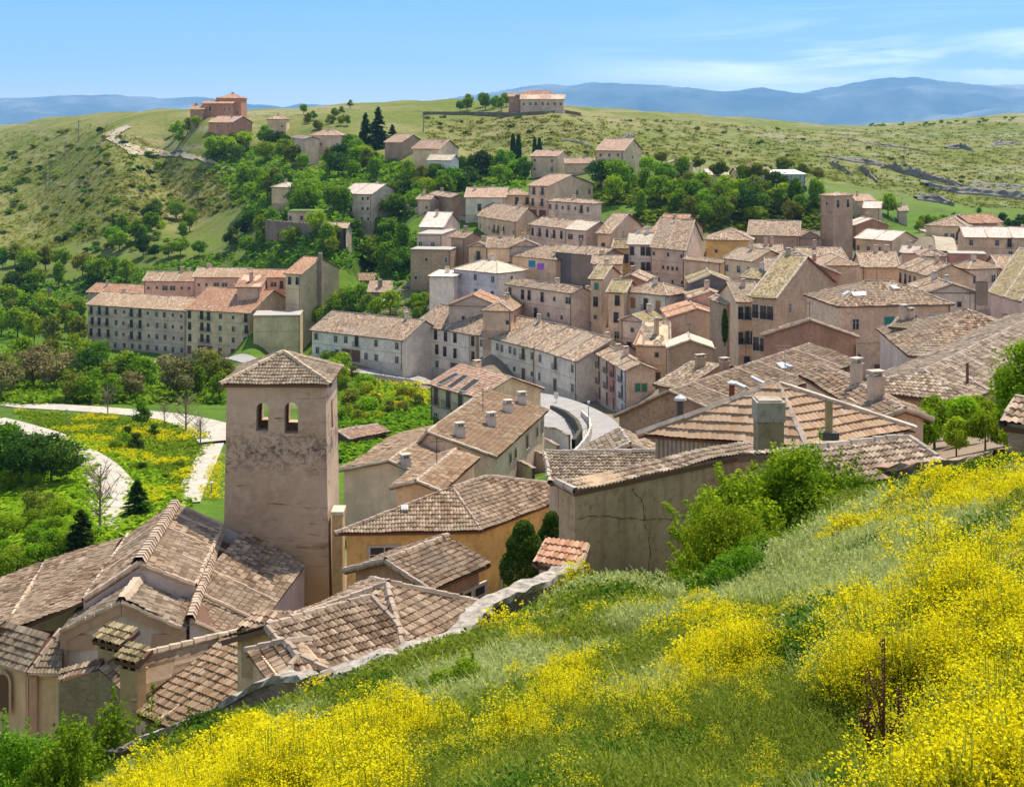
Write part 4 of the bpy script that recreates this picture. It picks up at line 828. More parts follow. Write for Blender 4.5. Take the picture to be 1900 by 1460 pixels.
skyl(h20, ((1570, 545), (1588, 547), (1600, 546), (1660, 534), (1622, 512)), 1.0, 1.0); skyl(h22, ((1372, 715), (1405, 706), (1450, 680), (1458, 678)), .6, 1.4); skyl(h70, ((751, 944), ), .4, .4)
def crackline(h, pts):
    c0, c1 = h['c'][0], h['c'][1]; L_ = (c1-c0).length; u_ = (c1-c0)/L_; n_ = Vector((u_.y, -u_.x)); P3 = []
    for px, py in pts:
        a = Vector(((px-CX)/F, K)); o_ = Vector((h['root'].location.x, h['root'].location.y)); w0 = c0+o_; den = a.x*u_.y-a.y*u_.x; t_ = (w0.x*u_.y-w0.y*u_.x)/den
        p = a*t_-o_+n_*.01; P3.append((p.x, p.y, -(py-HY)/F*t_-h['root'].location.z))
    P3 = [tuple(a+(b-a)*k/4+rng.uniform(-.03, .03)*(k > 0) for a, b in zip(p, q)) for p, q in zip(P3[:-1], P3[1:]) for k in range(4)]
    t = MB(); t.tube(P3, [.014+.008*math.sin(i*1.7) for i in range(len(P3))], 4); link('crack', t.mesh('crack', [simple('crack_dark', (.14, .10, .065), .95)]), h['root'])
crackline(hgw, ((1172,905),(1178,915),(1190,925),(1193,940),(1196,962),(1197,978),(1206,990),(1202,1003),(1207,1020),(1205,1035),(1203,1060),(1201,1090)))
crackline(hgw, ((1072,963),(1095,957),(1125,957),(1150,962),(1175,961),(1196,964),(1225,962),(1260,966)))
crackline(hgw, ((1335,875),(1338,895),(1341,915)))
t = MB(); c0, c1 = hrt['c'][0], hrt['c'][1]; u_ = (c1-c0).normalized(); n_ = Vector((u_.y, -u_.x)); L_ = (c1-c0).length
for i in range(int(L_/.2)):
    a = c0+u_*(i*.2); t.prism([a+n_*.08, a+u_*.09+n_*.08, a+u_*.14, a-u_*.05], hrt['zt']-3, hrt['zt']-.02)
link('metal_cladding', t.mesh('metal_cladding', [simple('corrugated_metal', (.42, .35, .27), .6, var=.2)]), hrt['root'])
# dark slots of the cream house, dormers of the white one
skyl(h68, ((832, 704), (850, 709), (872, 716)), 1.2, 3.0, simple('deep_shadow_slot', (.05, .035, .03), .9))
# ------------------------------------------------------------------ terrain
CP = [(950,1460,8.5),(1900,1460,6.5),(1500,1460,7.5),(450,1460,14),(1900,1200,10),(1900,1000,15),(1900,882,24),(1500,1200,12.5),(1500,1010,24),(1560,948,29),
 (1700,930,28),(1250,1200,17),(1250,1105,29),(1000,1152,30),(1000,1250,16),(900,1196,28),(950,1180,27),(800,1300,16.5),(620,1308,25.5),(620,1400,15.5),(450,1362,26),(300,1425,28),(150,1520,30),
 (950,1887,4),(1900,1750,4),(0,2300,5),(-300,1900,14),(2300,1500,6),(2300,1000,12),(2300,860,25),(0,1640,30),(-400,1600,36),(-400,1450,60),(1070,1096,31),(1150,1085,33),(750,1264,26.3),(700,1330,18),
 (1400,1150,17),(1700,1080,15),(2100,1700,3),(-300,3200,3),(950,2300,3),
 # village side behind the wall
 (100,1560,48),(500,1215,64),(300,1500,44),(600,1480,38),(760,1400,36),(900,1270,42),(980,1160,44),(1330,1090,41),(1500,960,36),(1700,880,42),(1870,830,46),(2100,800,46),
 (1130,1000,55),(1050,930,70),(1400,900,52),(1620,850,58),(1900,800,70),(2300,760,90),
 # valley at the left, park path, plaza
 (300,775,150),(60,760,155),(400,800,143),(400,870,118),(340,930,100),(200,900,108),(160,860,118),(250,860,120),(30,1050,88),(-200,1100,90),(-200,900,120),(-200,740,180),(120,985,92),(70,800,140),
 (100,700,190),(250,720,180),(400,730,175),(30,655,262),(250,672,262),(420,672,255),(560,668,235),(-300,650,280),(690,760,150),(680,820,122),(640,860,108),(800,790,128),(740,715,190),(640,700,205),
 (700,690,214),(850,700,200),(1000,738,178),(1060,752,172),(1110,800,150),(1130,830,140),(1080,840,138),(1040,790,150),(1020,850,120),(980,862,112),
 (100,560,330),(100,480,370),(300,480,345),(480,470,330),(100,400,430),(350,400,400),(100,300,520),(300,340,440),(480,350,380),(196,258,480),(330,292,440),(250,287,452),(250,315,425),(280,262,472),(320,250,480),(420,310,420),(480,328,400),
 (0,450,400),(-300,500,400),(-300,320,600),
 (560,250,440),(650,300,385),(700,330,350),(640,420,310),(560,440,310),(640,500,290),(740,440,290),(750,520,268),(690,580,250),(800,400,300),
 (860,320,365),(900,260,430),(870,230,470),(990,207,470),(1050,230,440),(1000,260,410),(1200,280,420),(1150,330,320),(1250,380,290),(1400,400,280),(1530,390,282),(1400,350,300),(1300,340,315),
 (1500,300,430),(1450,350,310),(1600,340,380),(1640,400,298),(1740,400,310),(1740,450,262),(1700,445,268),(1850,400,330),(1900,330,440),(1750,310,460),(1650,270,530),(1900,270,540),(2200,420,330),(2200,300,500),
 (1980,470,240)]
CREST = [(-500,256,700),(-200,246,680),(0,240,660),(100,230,600),(200,221,560),(320,214,500),(400,217,455),(480,212,500),(560,204,530),(640,197,540),(720,194,540),(790,194,520),(870,204,500),(960,203,480),(1050,206,480),(1100,210,500),(1200,212,560),(1300,218,610),(1400,223,660),(1500,232,720),(1570,235,760),(1640,230,740),(1740,225,720),(1900,216,700),(2100,210,700),(2500,205,700)]
for (x, y, d) in CREST:
    CP.append((x, y, d)); CP.append((x, y+9, d*1.35)); CP.append((x, 240, d*3)); 
for x in (-1200, -400, 400, 1000, 1600, 2300, 3000): CP += [(x, 236, 5000), (x, 233, 20000), (x, 231, 40000)]
for (x, y) in ((3000, 1500), (3000, 900), (-1200, 1600), (-1200, 1000)): CP.append((x, y, 1.9*F/(y-HY)*5))
ALL = CP+HC
def tps_fit(pts, lam):
    P_ = np.array([[(p[0]-CX)/F*2.2, math.log(p[2])] for p in pts]); y = np.array([p[1]-HY for p in pts], float)
    n = len(P_); D = np.linalg.norm(P_[:, None]-P_[None], axis=2); Kk = np.where(D > 1e-9, D**2*np.log(np.maximum(D, 1e-9)), 0)
    A = np.zeros((n+3, n+3)); A[:n, :n] = Kk+lam*np.eye(n); A[:n, n] = 1; A[:n, n+1:] = P_; A[n, :n] = 1; A[n+1:, :n] = P_.T
    s = np.linalg.solve(A, np.concatenate([y, np.zeros(3)])); return P_, s
TP, TS = tps_fit(ALL, 1.5e-4)
def tps_eval(a, b):
    q = np.stack([a.ravel(), b.ravel()], 1); out = np.empty(len(q)); n = len(TP)
    for i in range(0, len(q), 20000):
        D = np.sqrt(((q[i:i+20000, None]-TP[None])**2).sum(2)); out[i:i+20000] = (np.where(D > 1e-9, D**2*np.log(np.maximum(D, 1e-9)), 0) @ TS[:n])+TS[n]+q[i:i+20000] @ TS[n+1:]
    return out.reshape(a.shape)
NU, ND = 460, 640; LD0, LD1 = math.log(2.6), math.log(40000)
US = np.linspace(-.95, .95, NU); LDS = np.linspace(LD0, LD1, ND)
uu, ll = np.meshgrid(US, LDS)
PYt = tps_eval(uu*2.2, ll); DD = np.exp(ll); ZG = -PYt*DD/F
XG = uu*DD
def vnoise(x, y, seed):
    xi = np.floor(x).astype(int); yi = np.floor(y).astype(int); xf = x-xi; yf = y-yi
    h = lambda a, b: (np.sin(a*127.1+b*311.7+seed*17.3)*43758.5453) % 1.0
    sx = xf*xf*(3-2*xf); sy = yf*yf*(3-2*yf)
    return (h(xi, yi)*(1-sx)+h(xi+1, yi)*sx)*(1-sy)+(h(xi, yi+1)*(1-sx)+h(xi+1, yi+1)*sx)*sy-.5
far = np.clip((DD-230)/200, 0, 1)*np.clip((1200-DD)/400, 0, 1)
ZG += (vnoise(XG/30, DD/25, 1)*3.0+vnoise(XG/11, DD/9, 2)*1.2)*far
nearm = np.clip((40-DD)/12, 0, 1)
ZG += (vnoise(XG/2.2, DD*K/2.2, 3)*.5+vnoise(XG/.7, DD*K/.7, 4)*.14)*nearm
def gz(x, d):
    """height of the ground sheet at x (m) and distance d (units)"""
    x = np.asarray(x, float); d = np.asarray(d, float)
    fi = np.clip((np.log(d)-LD0)/(LD1-LD0)*(ND-1), 0, ND-1.001); fj = np.clip((x/d+.95)/1.9*(NU-1), 0, NU-1.001)
    i = fi.astype(int); j = fj.astype(int); a = fi-i; b = fj-j
    return (ZG[i, j]*(1-a)*(1-b)+ZG[i+1, j]*a*(1-b)+ZG[i, j+1]*(1-a)*b+ZG[i+1, j+1]*a*b)
DSC = np.exp(np.linspace(math.log(4), math.log(900), 1400))
def hit(px, py, dmin=4, dmax=900):
    """first ground point seen through the pixel beyond dmin"""
    zs = gz((px-CX)/F*DSC, DSC); yy = HY-zs*F/DSC
    ok = (yy <= py) & (DSC >= dmin) & (DSC <= dmax)
    if not ok.any(): return None
    d = DSC[np.argmax(ok)]; return ((px-CX)/F*d, d*K, float(gz((px-CX)/F*d, d)), d)
gm = MB(); idx = np.arange(NU*ND).reshape(ND, NU)
gm.add(np.stack([XG, DD*K, ZG], -1).reshape(-1, 3), np.stack([idx[:-1, :-1], idx[:-1, 1:], idx[1:, 1:], idx[1:, :-1]], -1).reshape(-1, 4))
def groundmat():
    m, nt, N = newmat('hillside_ground'); g = N('ShaderNodeNewGeometry'); P_ = g.outputs['Position']
    s = N('ShaderNodeSeparateXYZ'); nt.links.new(P_, s.inputs[0]); nb = noise(nt, N, .012, 6, .62, P_, .5); nm = noise(nt, N, .06, 6, .7, P_, .6); nf = noise(nt, N, .5, 5, .75, P_); nff = noise(nt, N, 4, 4, .7, P_)
    st = N('ShaderNodeMapping'); st.inputs['Scale'].default_value = (.012, .012, .30); nt.links.new(P_, st.inputs[0]); ns = noise(nt, N, 1.0, 5, .6, st.outputs[0], .4)
    hill = mix(nt, N, ramp(nt, N, nb, [(.40, (0,)*3), (.60, (1,)*3)]), (.150, .175, .030), (.255, .225, .085))
    hill = mix(nt, N, ramp(nt, N, nm, [(.50, (0,)*3), (.64, (.85,)*3)]), hill, (.095, .145, .020))
    hill = mix(nt, N, ramp(nt, N, ns, [(.56, (0,)*3), (.66, (.6,)*3)]), hill, (.30, .27, .17))
    hill = mix(nt, N, ramp(nt, N, nf, [(.52, (0,)*3), (.66, (.9,)*3)]), hill, (.065, .085, .020))
    green = mix(nt, N, ramp(nt, N, nm, [(.38, (0,)*3), (.62, (1,)*3)]), (.10, .19, .012), (.045, .095, .010))
    green = mix(nt, N, ramp(nt, N, nf, [(.5, (0,)*3), (.7, (.7,)*3)]), green, (.15, .20, .02))
    near = mix(nt, N, ramp(nt, N, nff, [(.35, (0,)*3), (.65, (1,)*3)]), (.055, .075, .018), (.13, .14, .04))
    rk = N('ShaderNodeMapping'); rk.inputs['Scale'].default_value = (.03, .02, .5); nt.links.new(P_, rk.inputs[0]); nr = noise(nt, N, 1.0, 6, .75, rk.outputs[0], 1.0)
    rmask = math_(nt, N, 'MULTIPLY', ramp(nt, N, nr, [(.54, (0,)*3), (.62, (1,)*3)]), math_(nt, N, 'MULTIPLY', math_(nt, N, 'SUBTRACT', s.outputs[0], 60), .01, True), True)
    hill = mix(nt, N, math_(nt, N, 'MULTIPLY', rmask, .55), hill, (.34, .32, .27))
    fg = math_(nt, N, 'MULTIPLY', math_(nt, N, 'SUBTRACT', s.outputs[1], 420), .008, True)   # valley meadows up to the dry upland
    c = mix(nt, N, math_(nt, N, 'ADD', math_(nt, N, 'MULTIPLY', fg, 1.0), math_(nt, N, 'MULTIPLY', math_(nt, N, 'SUBTRACT', nm, .5), 1.2), True), green, hill)
    c = mix(nt, N, math_(nt, N, 'MULTIPLY', math_(nt, N, 'SUBTRACT', 52, s.outputs[1]), .2, True), c, near)
    # trodden soil and paving between the houses
    tx = math_(nt, N, 'MULTIPLY', math_(nt, N, 'ADD', s.outputs[0], 42), .1, True); ty_ = math_(nt, N, 'MULTIPLY', math_(nt, N, 'SUBTRACT', 395, s.outputs[1]), .03, True); t3 = math_(nt, N, 'MULTIPLY', math_(nt, N, 'SUBTRACT', s.outputs[1], 215), .1, True)
    tm = math_(nt, N, 'MULTIPLY', math_(nt, N, 'MULTIPLY', tx, ty_), t3)
    tm2 = math_(nt, N, 'MULTIPLY', math_(nt, N, 'MULTIPLY', math_(nt, N, 'MULTIPLY', math_(nt, N, 'SUBTRACT', s.outputs[0], 4), .1, True), ty_), math_(nt, N, 'MULTIPLY', math_(nt, N, 'SUBTRACT', s.outputs[1], 100), .1, True))
    tm = math_(nt, N, 'MAXIMUM', tm, tm2)
    c = mix(nt, N, tm, c, mix(nt, N, nf, (.28, .22, .16), (.16, .13, .08)))
    cy = math_(nt, N, 'MULTIPLY', math_(nt, N, 'MULTIPLY', math_(nt, N, 'MULTIPLY', math_(nt, N, 'SUBTRACT', s.outputs[1], 50), .2, True), math_(nt, N, 'MULTIPLY', math_(nt, N, 'SUBTRACT', 118, s.outputs[1]), .1, True)), math_(nt, N, 'MULTIPLY', math_(nt, N, 'ADD', s.outputs[0], 36), .2, True))
    c = mix(nt, N, cy, c, mix(nt, N, nf, (.34, .25, .17), (.20, .15, .10)))
    far_ = math_(nt, N, 'MULTIPLY', math_(nt, N, 'SUBTRACT', s.outputs[1], 1500), .001, True)
    c = mix(nt, N, far_, c, (.10, .13, .06))
    finish(nt, N, c, .95, nf, .6, .4, .1); return m
go = link('ground', gm.mesh('ground', [groundmat()], smooth=True)); tag(go, None, None, kind='structure')
print('terrain', len(HC), 'house points')

# ------------------------------------------------------------------ paths and roads draped on the ground
def road(name, pts, width, mat, lift=.14, dmin=60, flush=False):
    W_ = []
    for p in pts:
        h_ = hit(p[0], p[1], p[2] if len(p) > 2 else dmin)
        if h_: W_.append(Vector((h_[0], h_[1])))
    P_ = []
    for a, b in zip(W_[:-1], W_[1:]):
        n = max(1, int((b-a).length/1.5)); P_ += [a.lerp(b, i/n) for i in range(n)]
    P_.append(W_[-1])
    for _ in range(12): P_ = [P_[0]]+[(P_[i-1]+P_[i]*2+P_[i+1])/4 for i in range(1, len(P_)-1)]+[P_[-1]]
    mb = MB(); v = []; f = []
    for i, p in enumerate(P_):
        t_ = (P_[min(i+1, len(P_)-1)]-P_[max(0, i-1)]).normalized(); n_ = Vector((-t_.y, t_.x))
        wd = width if not callable(width) else width(i/len(P_))
        for k in range(5):
            q = p+n_*wd*(k/4-.5); zz = float(gz(q.x, q.y/K))
            v.append([q.x, q.y, zz])
        m_ = max(x[2] for x in v[-5:])*.5+np.mean([x[2] for x in v[-5:]])*.5
        for x in v[-5:]: x[2] = (x[2] if flush else max(x[2], m_))+lift
    for i in range(len(P_)-1):
        for k in range(4): a = i*5+k; f.append([a, a+1, a+6, a+5])
    # kerb sides down into the ground
    nv = len(v); v2 = v+[[x, y, z-2] for x, y, z in v]
    for i in range(len(P_)-1):
        for k in (() if flush else (0, 4)): a = i*5+k; f.append([a, a+5, a+5+nv, a+nv])
    mb.add(v2, f); return tag(link(name, mb.mesh(name, [mat], smooth=False)), None, None, kind='structure')
asph = simple('pale_asphalt', (.33, .31, .29), .95, var=.14, scale=.6); grav = simple('pale_gravel', (.46, .41, .33), .95, var=.16, scale=.8); dirtm = simple('dirt_track', (.42, .35, .25), .95, var=.16, scale=.3)
road('road', [(590,700,190),(640,690,190),(700,697,190),(760,705,185),(850,722,170),(1000,742,168),(1060,765,150),(1100,790,140),(1112,815,130),(1085,842,120),(1070,870,110)], 7.5, asph)
road('road', [(1000,742,168),(1020,770,150),(1042,800,135),(1040,830,120),(1000,858,105)], 6.0, asph, lift=.2)
road('road', [(-60,660,240),(60,662,240),(200,668,240),(350,675,240),(470,672,235),(560,670,220),(620,690,195)], 6, asph)
road('park_path', [(-60,742,130),(60,756,130),(200,765,130),(330,778,130),(400,800,125),(440,820,120)], lambda t: 4.2+6*max(0, t-.6)/.4, grav)
road('park_path', [(402,812,120),(385,850,108),(365,890,98),(345,935,90)], 2.7, grav)
road('park_path', [(-20,785,120),(40,800,120),(90,815,112),(150,850,105),(185,875,100),(215,915,92),(210,960,88),(195,1000,84)], 4.6, grav, lift=.35)
def edgeroad(name, pairs, mat, dmin, dmax, lift=.45, na=8, nc=6):
    v = []; f = []; rows = 0
    for (a, b), (c_, d_) in zip(pairs[:-1], pairs[1:]):
        for i in range(na):
            t = i/na; l_ = (a[0]+(c_[0]-a[0])*t, a[1]+(c_[1]-a[1])*t); r_ = (b[0]+(d_[0]-b[0])*t, b[1]+(d_[1]-b[1])*t); row = []
            for k in range(nc+1):
                h_ = hit(l_[0]+(r_[0]-l_[0])*k/nc, l_[1]+(r_[1]-l_[1])*k/nc, dmin, dmax)
                if h_ is None: break
                row.append((h_[0], h_[1], h_[2]+lift))
            if len(row) == nc+1: v += row; rows += 1
    for i in range(rows-1):
        for k in range(nc):
            q = i*(nc+1)+k; L_ = max(math.dist(v[q], v[q+nc+1]), math.dist(v[q], v[q+1]))
            if L_ < 22: f.append([q, q+1, q+nc+2, q+nc+1])
    mb = MB(); mb.add(v, f); tag(link(name, mb.mesh(name, [mat])), None, None, kind='structure')
edgeroad('hill_road', [((234,236),(246,237)), ((214,241),(232,244)), ((190,252),(220,253)), ((192,258),(222,262)), ((213,269),(240,268)), ((230,279),(262,276)), ((240,289),(290,281)), ((270,291),(320,286)), ((330,294),(345,289)), ((375,303),(380,298)), ((420,318),(424,312)), ((480,333),(484,327))], dirtm, 395, 600)
road('lane', [(1712,424,240),(1735,436,235),(1752,448,230),(1756,470,220)], 5, dirtm, lift=.4)
road('lane', [(765,388,250),(800,394,250),(850,405,250),(900,412,240)], 4, dirtm, lift=.4)
road('lane', [(1005,592,190),(1060,596,190),(1120,602,185)], 5, grav, lift=.2)

# ------------------------------------------------------------------ boundary walls
def wallstrip(name, label, pts, hgt, th, mat, cap=None, jag=.1, cat='wall', sink=1.5, og=False):
    V_ = [W3(*p) if not og else Vector(hit(*p)[:3])+Vector((0, 0, hgt)) for p in pts]; P_ = []
    for a, b in zip(V_[:-1], V_[1:]):
        n = max(1, int((b-a).length/.35)); P_ += [a.lerp(b, i/n) for i in range(n)]
    P_.append(V_[-1])
    for _ in range(3): P_ = [P_[0]]+[(P_[i-1]+P_[i]*2+P_[i+1])/4 for i in range(1, len(P_)-1)]+[P_[-1]]
    r0 = P_[len(P_)//2]; root = thing(name, label, cat, (r0.x, r0.y, r0.z-hgt))
    for nm, m_, w_, za, zb in [('wall_face', mat, th, -hgt-sink, 0)]+([('coping', cap, th+.08, -.05, .12)] if cap else []):
        v = []; f = []
        for i, p in enumerate(P_):
            t_ = (P_[min(i+1, len(P_)-1)]-P_[max(0, i-1)]); t_ = Vector((t_.x, t_.y)).normalized(); n_ = Vector((-t_.y, t_.x))
            jz = rng.uniform(-jag, jag)*(.6 if nm == 'coping' else 1)
            for s_, z_ in ((-1, za), (-1, (za+zb)/2), (-1, zb+jz), (1, zb+jz+rng.uniform(-.05, .05)), (1, za)):
                jj = rng.uniform(-.09, .09)
                v.append((p.x+n_.x*(w_/2*s_+jj)-r0.x, p.y+n_.y*(w_/2*s_+jj)-r0.y, p.z+z_-(r0.z-hgt)))
        for i in range(len(P_)-1):
            for k in range(4): a = i*5+k; f.append([a, a+1, a+6, a+5])
        f.append([0, 1, 2, 3]); mb = MB(); mb.add(v, f); link(nm, mb.mesh(nm, [m_]), root)
    return root
stw = plaster((.34, .27, .20), .7, stone=.9); capm = simple('lichened_coping', (.34, .30, .25), .95, var=.45, scale=4)
wallstrip('boundary_wall', 'weathered stone boundary wall with grey coping between convent roofs and flowery slope', [(1062,1052,33),(1000,1083,31.5),(930,1110,30.5),(898,1122,30),(880,1142,29),(860,1170,28.2),(828,1190,27.6),(740,1212,27),(690,1228,26.8),(640,1245,26.6),(592,1262,26.6)], 1.6, .5, stw, capm, .13)
wallstrip('boundary_wall', 'low crumbling end of the boundary wall beside the bright tiled roof', [(592,1262,26.6),(540,1255,27.5),(500,1262,28),(440,1296,28.5),(370,1335,29.2),(300,1362,30),(240,1385,30.6),(190,1402,31)], 1.3, .5, stw, capm, .12)
wallstrip('boundary_wall', 'old rubble wall with tiles on top at the upper right of the flowery slope', [(1560,905,31),(1600,872,31),(1660,868,30.5),(1740,864,29.5),(1800,857,28.5),(1860,846,27.5)], 1.5, .5, plaster((.20, .18, .13), .7, stone=.9), simple('tile_coping', (.34, .22, .15), .9, var=.35, scale=4), .12)
H('stone corner of an old building with tiled verge at the right edge of the slope', (1870,826), (1990,800), None, 26.5, 2.0, 'gx', '', '', 'stone', 'brown', W=2.2, stone=.8, slope=.4, oh=.1, ctl=False, nochim=True, lod=0, name='outbuilding', cat='outbuilding', ang=-35)
H('little tiled lean-to against the cracked building beside the boundary wall', (1004,1042), (1066,1052), None, 35, 1.8, 'shed', '', '', 'pink', 'red', W=1.0, Lm=1.3, oh=.1, slope=.45, ctl=False, nochim=True, lod=0, name='lean_to', cat='lean-to', ang=-22)
wallstrip('retaining_wall', 'dark retaining wall crossing the hilltop below the verandah hotel', [(785,214,400),(870,214,400),(960,216,400),(1010,213,400),(1050,211,400),(1078,216,400)], 1.5, .8, plaster((.20, .17, .12), .6), None, .1, og=True)
wallstrip('retaining_wall', 'long grey retaining wall under the flat green-roofed building', [(494,408,318),(540,412,312),(600,416,305),(640,424,298)], 4.5, .8, plaster((.26, .21, .17), .7, stone=.5), None, .1)
wallstrip('retaining_wall', 'pale concrete wall along the outer edge of the curving street', [(655,690,206),(700,694,203),(760,703,200),(830,716,190)], 2.4, .4, plaster((.52, .49, .45), .4), None, .03)
wallstrip('road_wall', 'curved white parapet beside the road bend with railing', [(1062,838,128),(1078,822,133),(1090,806,139),(1096,790,146),(1094,775,152),(1080,762,158)], 1.5, .3, plaster((.62, .57, .50), .3), None, .02, sink=2.5)
wallstrip('retaining_wall', 'dark rubble retaining wall between the two levels of the road bend', [(1024,752,160),(1050,762,154),(1070,778,146),(1078,795,140),(1064,815,134)], 2.2, .5, plaster((.12, .11, .08), .8, stone=.9), None, .05)
# garden parapets in steps in front of the terraced row
for i, (x, y, d) in enumerate(((955, 868, 96), (985, 850, 101), (1000, 826, 108), (1020, 806, 114))):
    wallstrip('garden_parapet', ['lowest','second lowest','second highest','topmost'][i]+' of the four stepped garden parapets beside the terraced row', [(x-30, y-12, d+1), (x, y-13, d+.5), (x+14, y-11, d), (x+36, y+2, d-2)], 1.5, .25, plaster((.60, .50, .42), .3), simple('coping_stone', (.34, .26, .20), .9, var=.15), .01)
# ------------------------------------------------------------------ mountains beyond the plain
def mountain(name, prof, D0, seed):
    xs = np.arange(prof[0][0], prof[-1][0]+1, 4.0); ys = np.interp(xs, [p[0] for p in prof], [p[1] for p in prof])
    top = (HY-ys)/F*D0; nt_ = 46; mb = MB(); V = []
    for j in range(nt_):
        t = j/(nt_-1)                       # 0 foot towards the viewer, .5 crest, 1 far foot
        d = D0*(.80+.40*t); x = (xs-CX)/F*D0; k = 1-abs(t-.5)*2
        sp = vnoise(x/900, np.full_like(x, t*9), seed)*.9+vnoise(x/350, np.full_like(x, t*16), seed+1)*.5+vnoise(x/150, np.full_like(x, t*30), seed+2)*.22
        jag_ = vnoise(x/160, np.zeros_like(x), seed+5)*22+vnoise(x/60, np.zeros_like(x), seed+6)*9
        z = top*(k**.75)*(1+sp*(1-k)*1.9)+jag_*k-260*(1-k)
        V.append(np.stack([x, np.full_like(x, d*K), z], -1))
    V = np.stack(V); n_, m_ = V.shape[:2]; id_ = np.arange(n_*m_).reshape(n_, m_)
    mb.add(V.reshape(-1, 3), np.stack([id_[:-1, :-1], id_[:-1, 1:], id_[1:, 1:], id_[1:, :-1]], -1).reshape(-1, 4))
    m, nt, N = newmat('mountain_rock'); g = N('ShaderNodeNewGeometry').outputs['Position']
    n1 = noise(nt, N, .0006, 8, .65, g); c = ramp(nt, N, n1, [(.38, (.02, .035, .02)), (.52, (.10, .11, .07)), (.66, (.34, .32, .28))])
    finish(nt, N, c, .95, None, 0, 0, .05)
    tag(link(name, mb.mesh(name, [m], smooth=True)), None, None, kind='structure')
mountain('mountains', [(-700,215),(-400,196),(-150,186),(0,182),(50,180),(140,176),(220,176),(290,182),(340,180),(380,179),(450,190),(520,198),(560,192),(600,195),(680,190),(740,193),(790,198),(900,215)], 14500, 3)
mountain('mountains', [(640,215),(740,196),(800,189),(850,180),(950,163),(1000,157),(1060,157),(1100,151),(1150,155),(1200,157),(1280,160),(1330,168),(1370,168),(1410,162),(1450,168),(1490,174),(1560,157),(1620,145),(1690,140),(1750,150),(1830,157),(1900,156),(2000,160),(2200,180),(2600,205)], 13000, 8)

# ------------------------------------------------------------------ leaves and trees
LM = dict(
 bright=leafmat('leaf_bright', (.13,.24,.010), (.26,.42,.015), (.42,.54,.03), .48),
 mid=leafmat('leaf_mid', (.080,.17,.010), (.17,.31,.014), (.30,.44,.03), .45),
 dark=leafmat('leaf_dark', (.025,.060,.012), (.055,.115,.016), (.11,.19,.02)),
 olive=leafmat('leaf_olive', (.12,.14,.02), (.20,.23,.03), (.32,.34,.04), .4),
 dry=leafmat('leaf_budding', (.18,.15,.06), (.28,.24,.10), (.28,.30,.07), .25),
 yellow=leafmat('leaf_yellowgreen', (.22,.28,.01), (.38,.43,.015), (.50,.53,.03), .4))
BARK = simple('bark', (.12, .085, .06), .95, var=.3, scale=6)
def leafquads(rg, pts, nrm, size, up=.35):
    n = len(pts); nr = nrm+rg.normal(0, .55, (n, 3)); nr[:, 2] += up; nr /= np.linalg.norm(nr, axis=1)[:, None]
    a = np.cross(nr, rg.normal(0, 1, (n, 3))); a /= np.linalg.norm(a, axis=1)[:, None]; b = np.cross(nr, a)
    s = (size*rg.uniform(.6, 1.35, n))[:, None]; a = a*s; b = b*s*.62
    V = np.stack([pts-a, pts-b, pts+a, pts+b], 1).reshape(-1, 3); Fq = np.arange(4*n).reshape(n, 4); return V, Fq
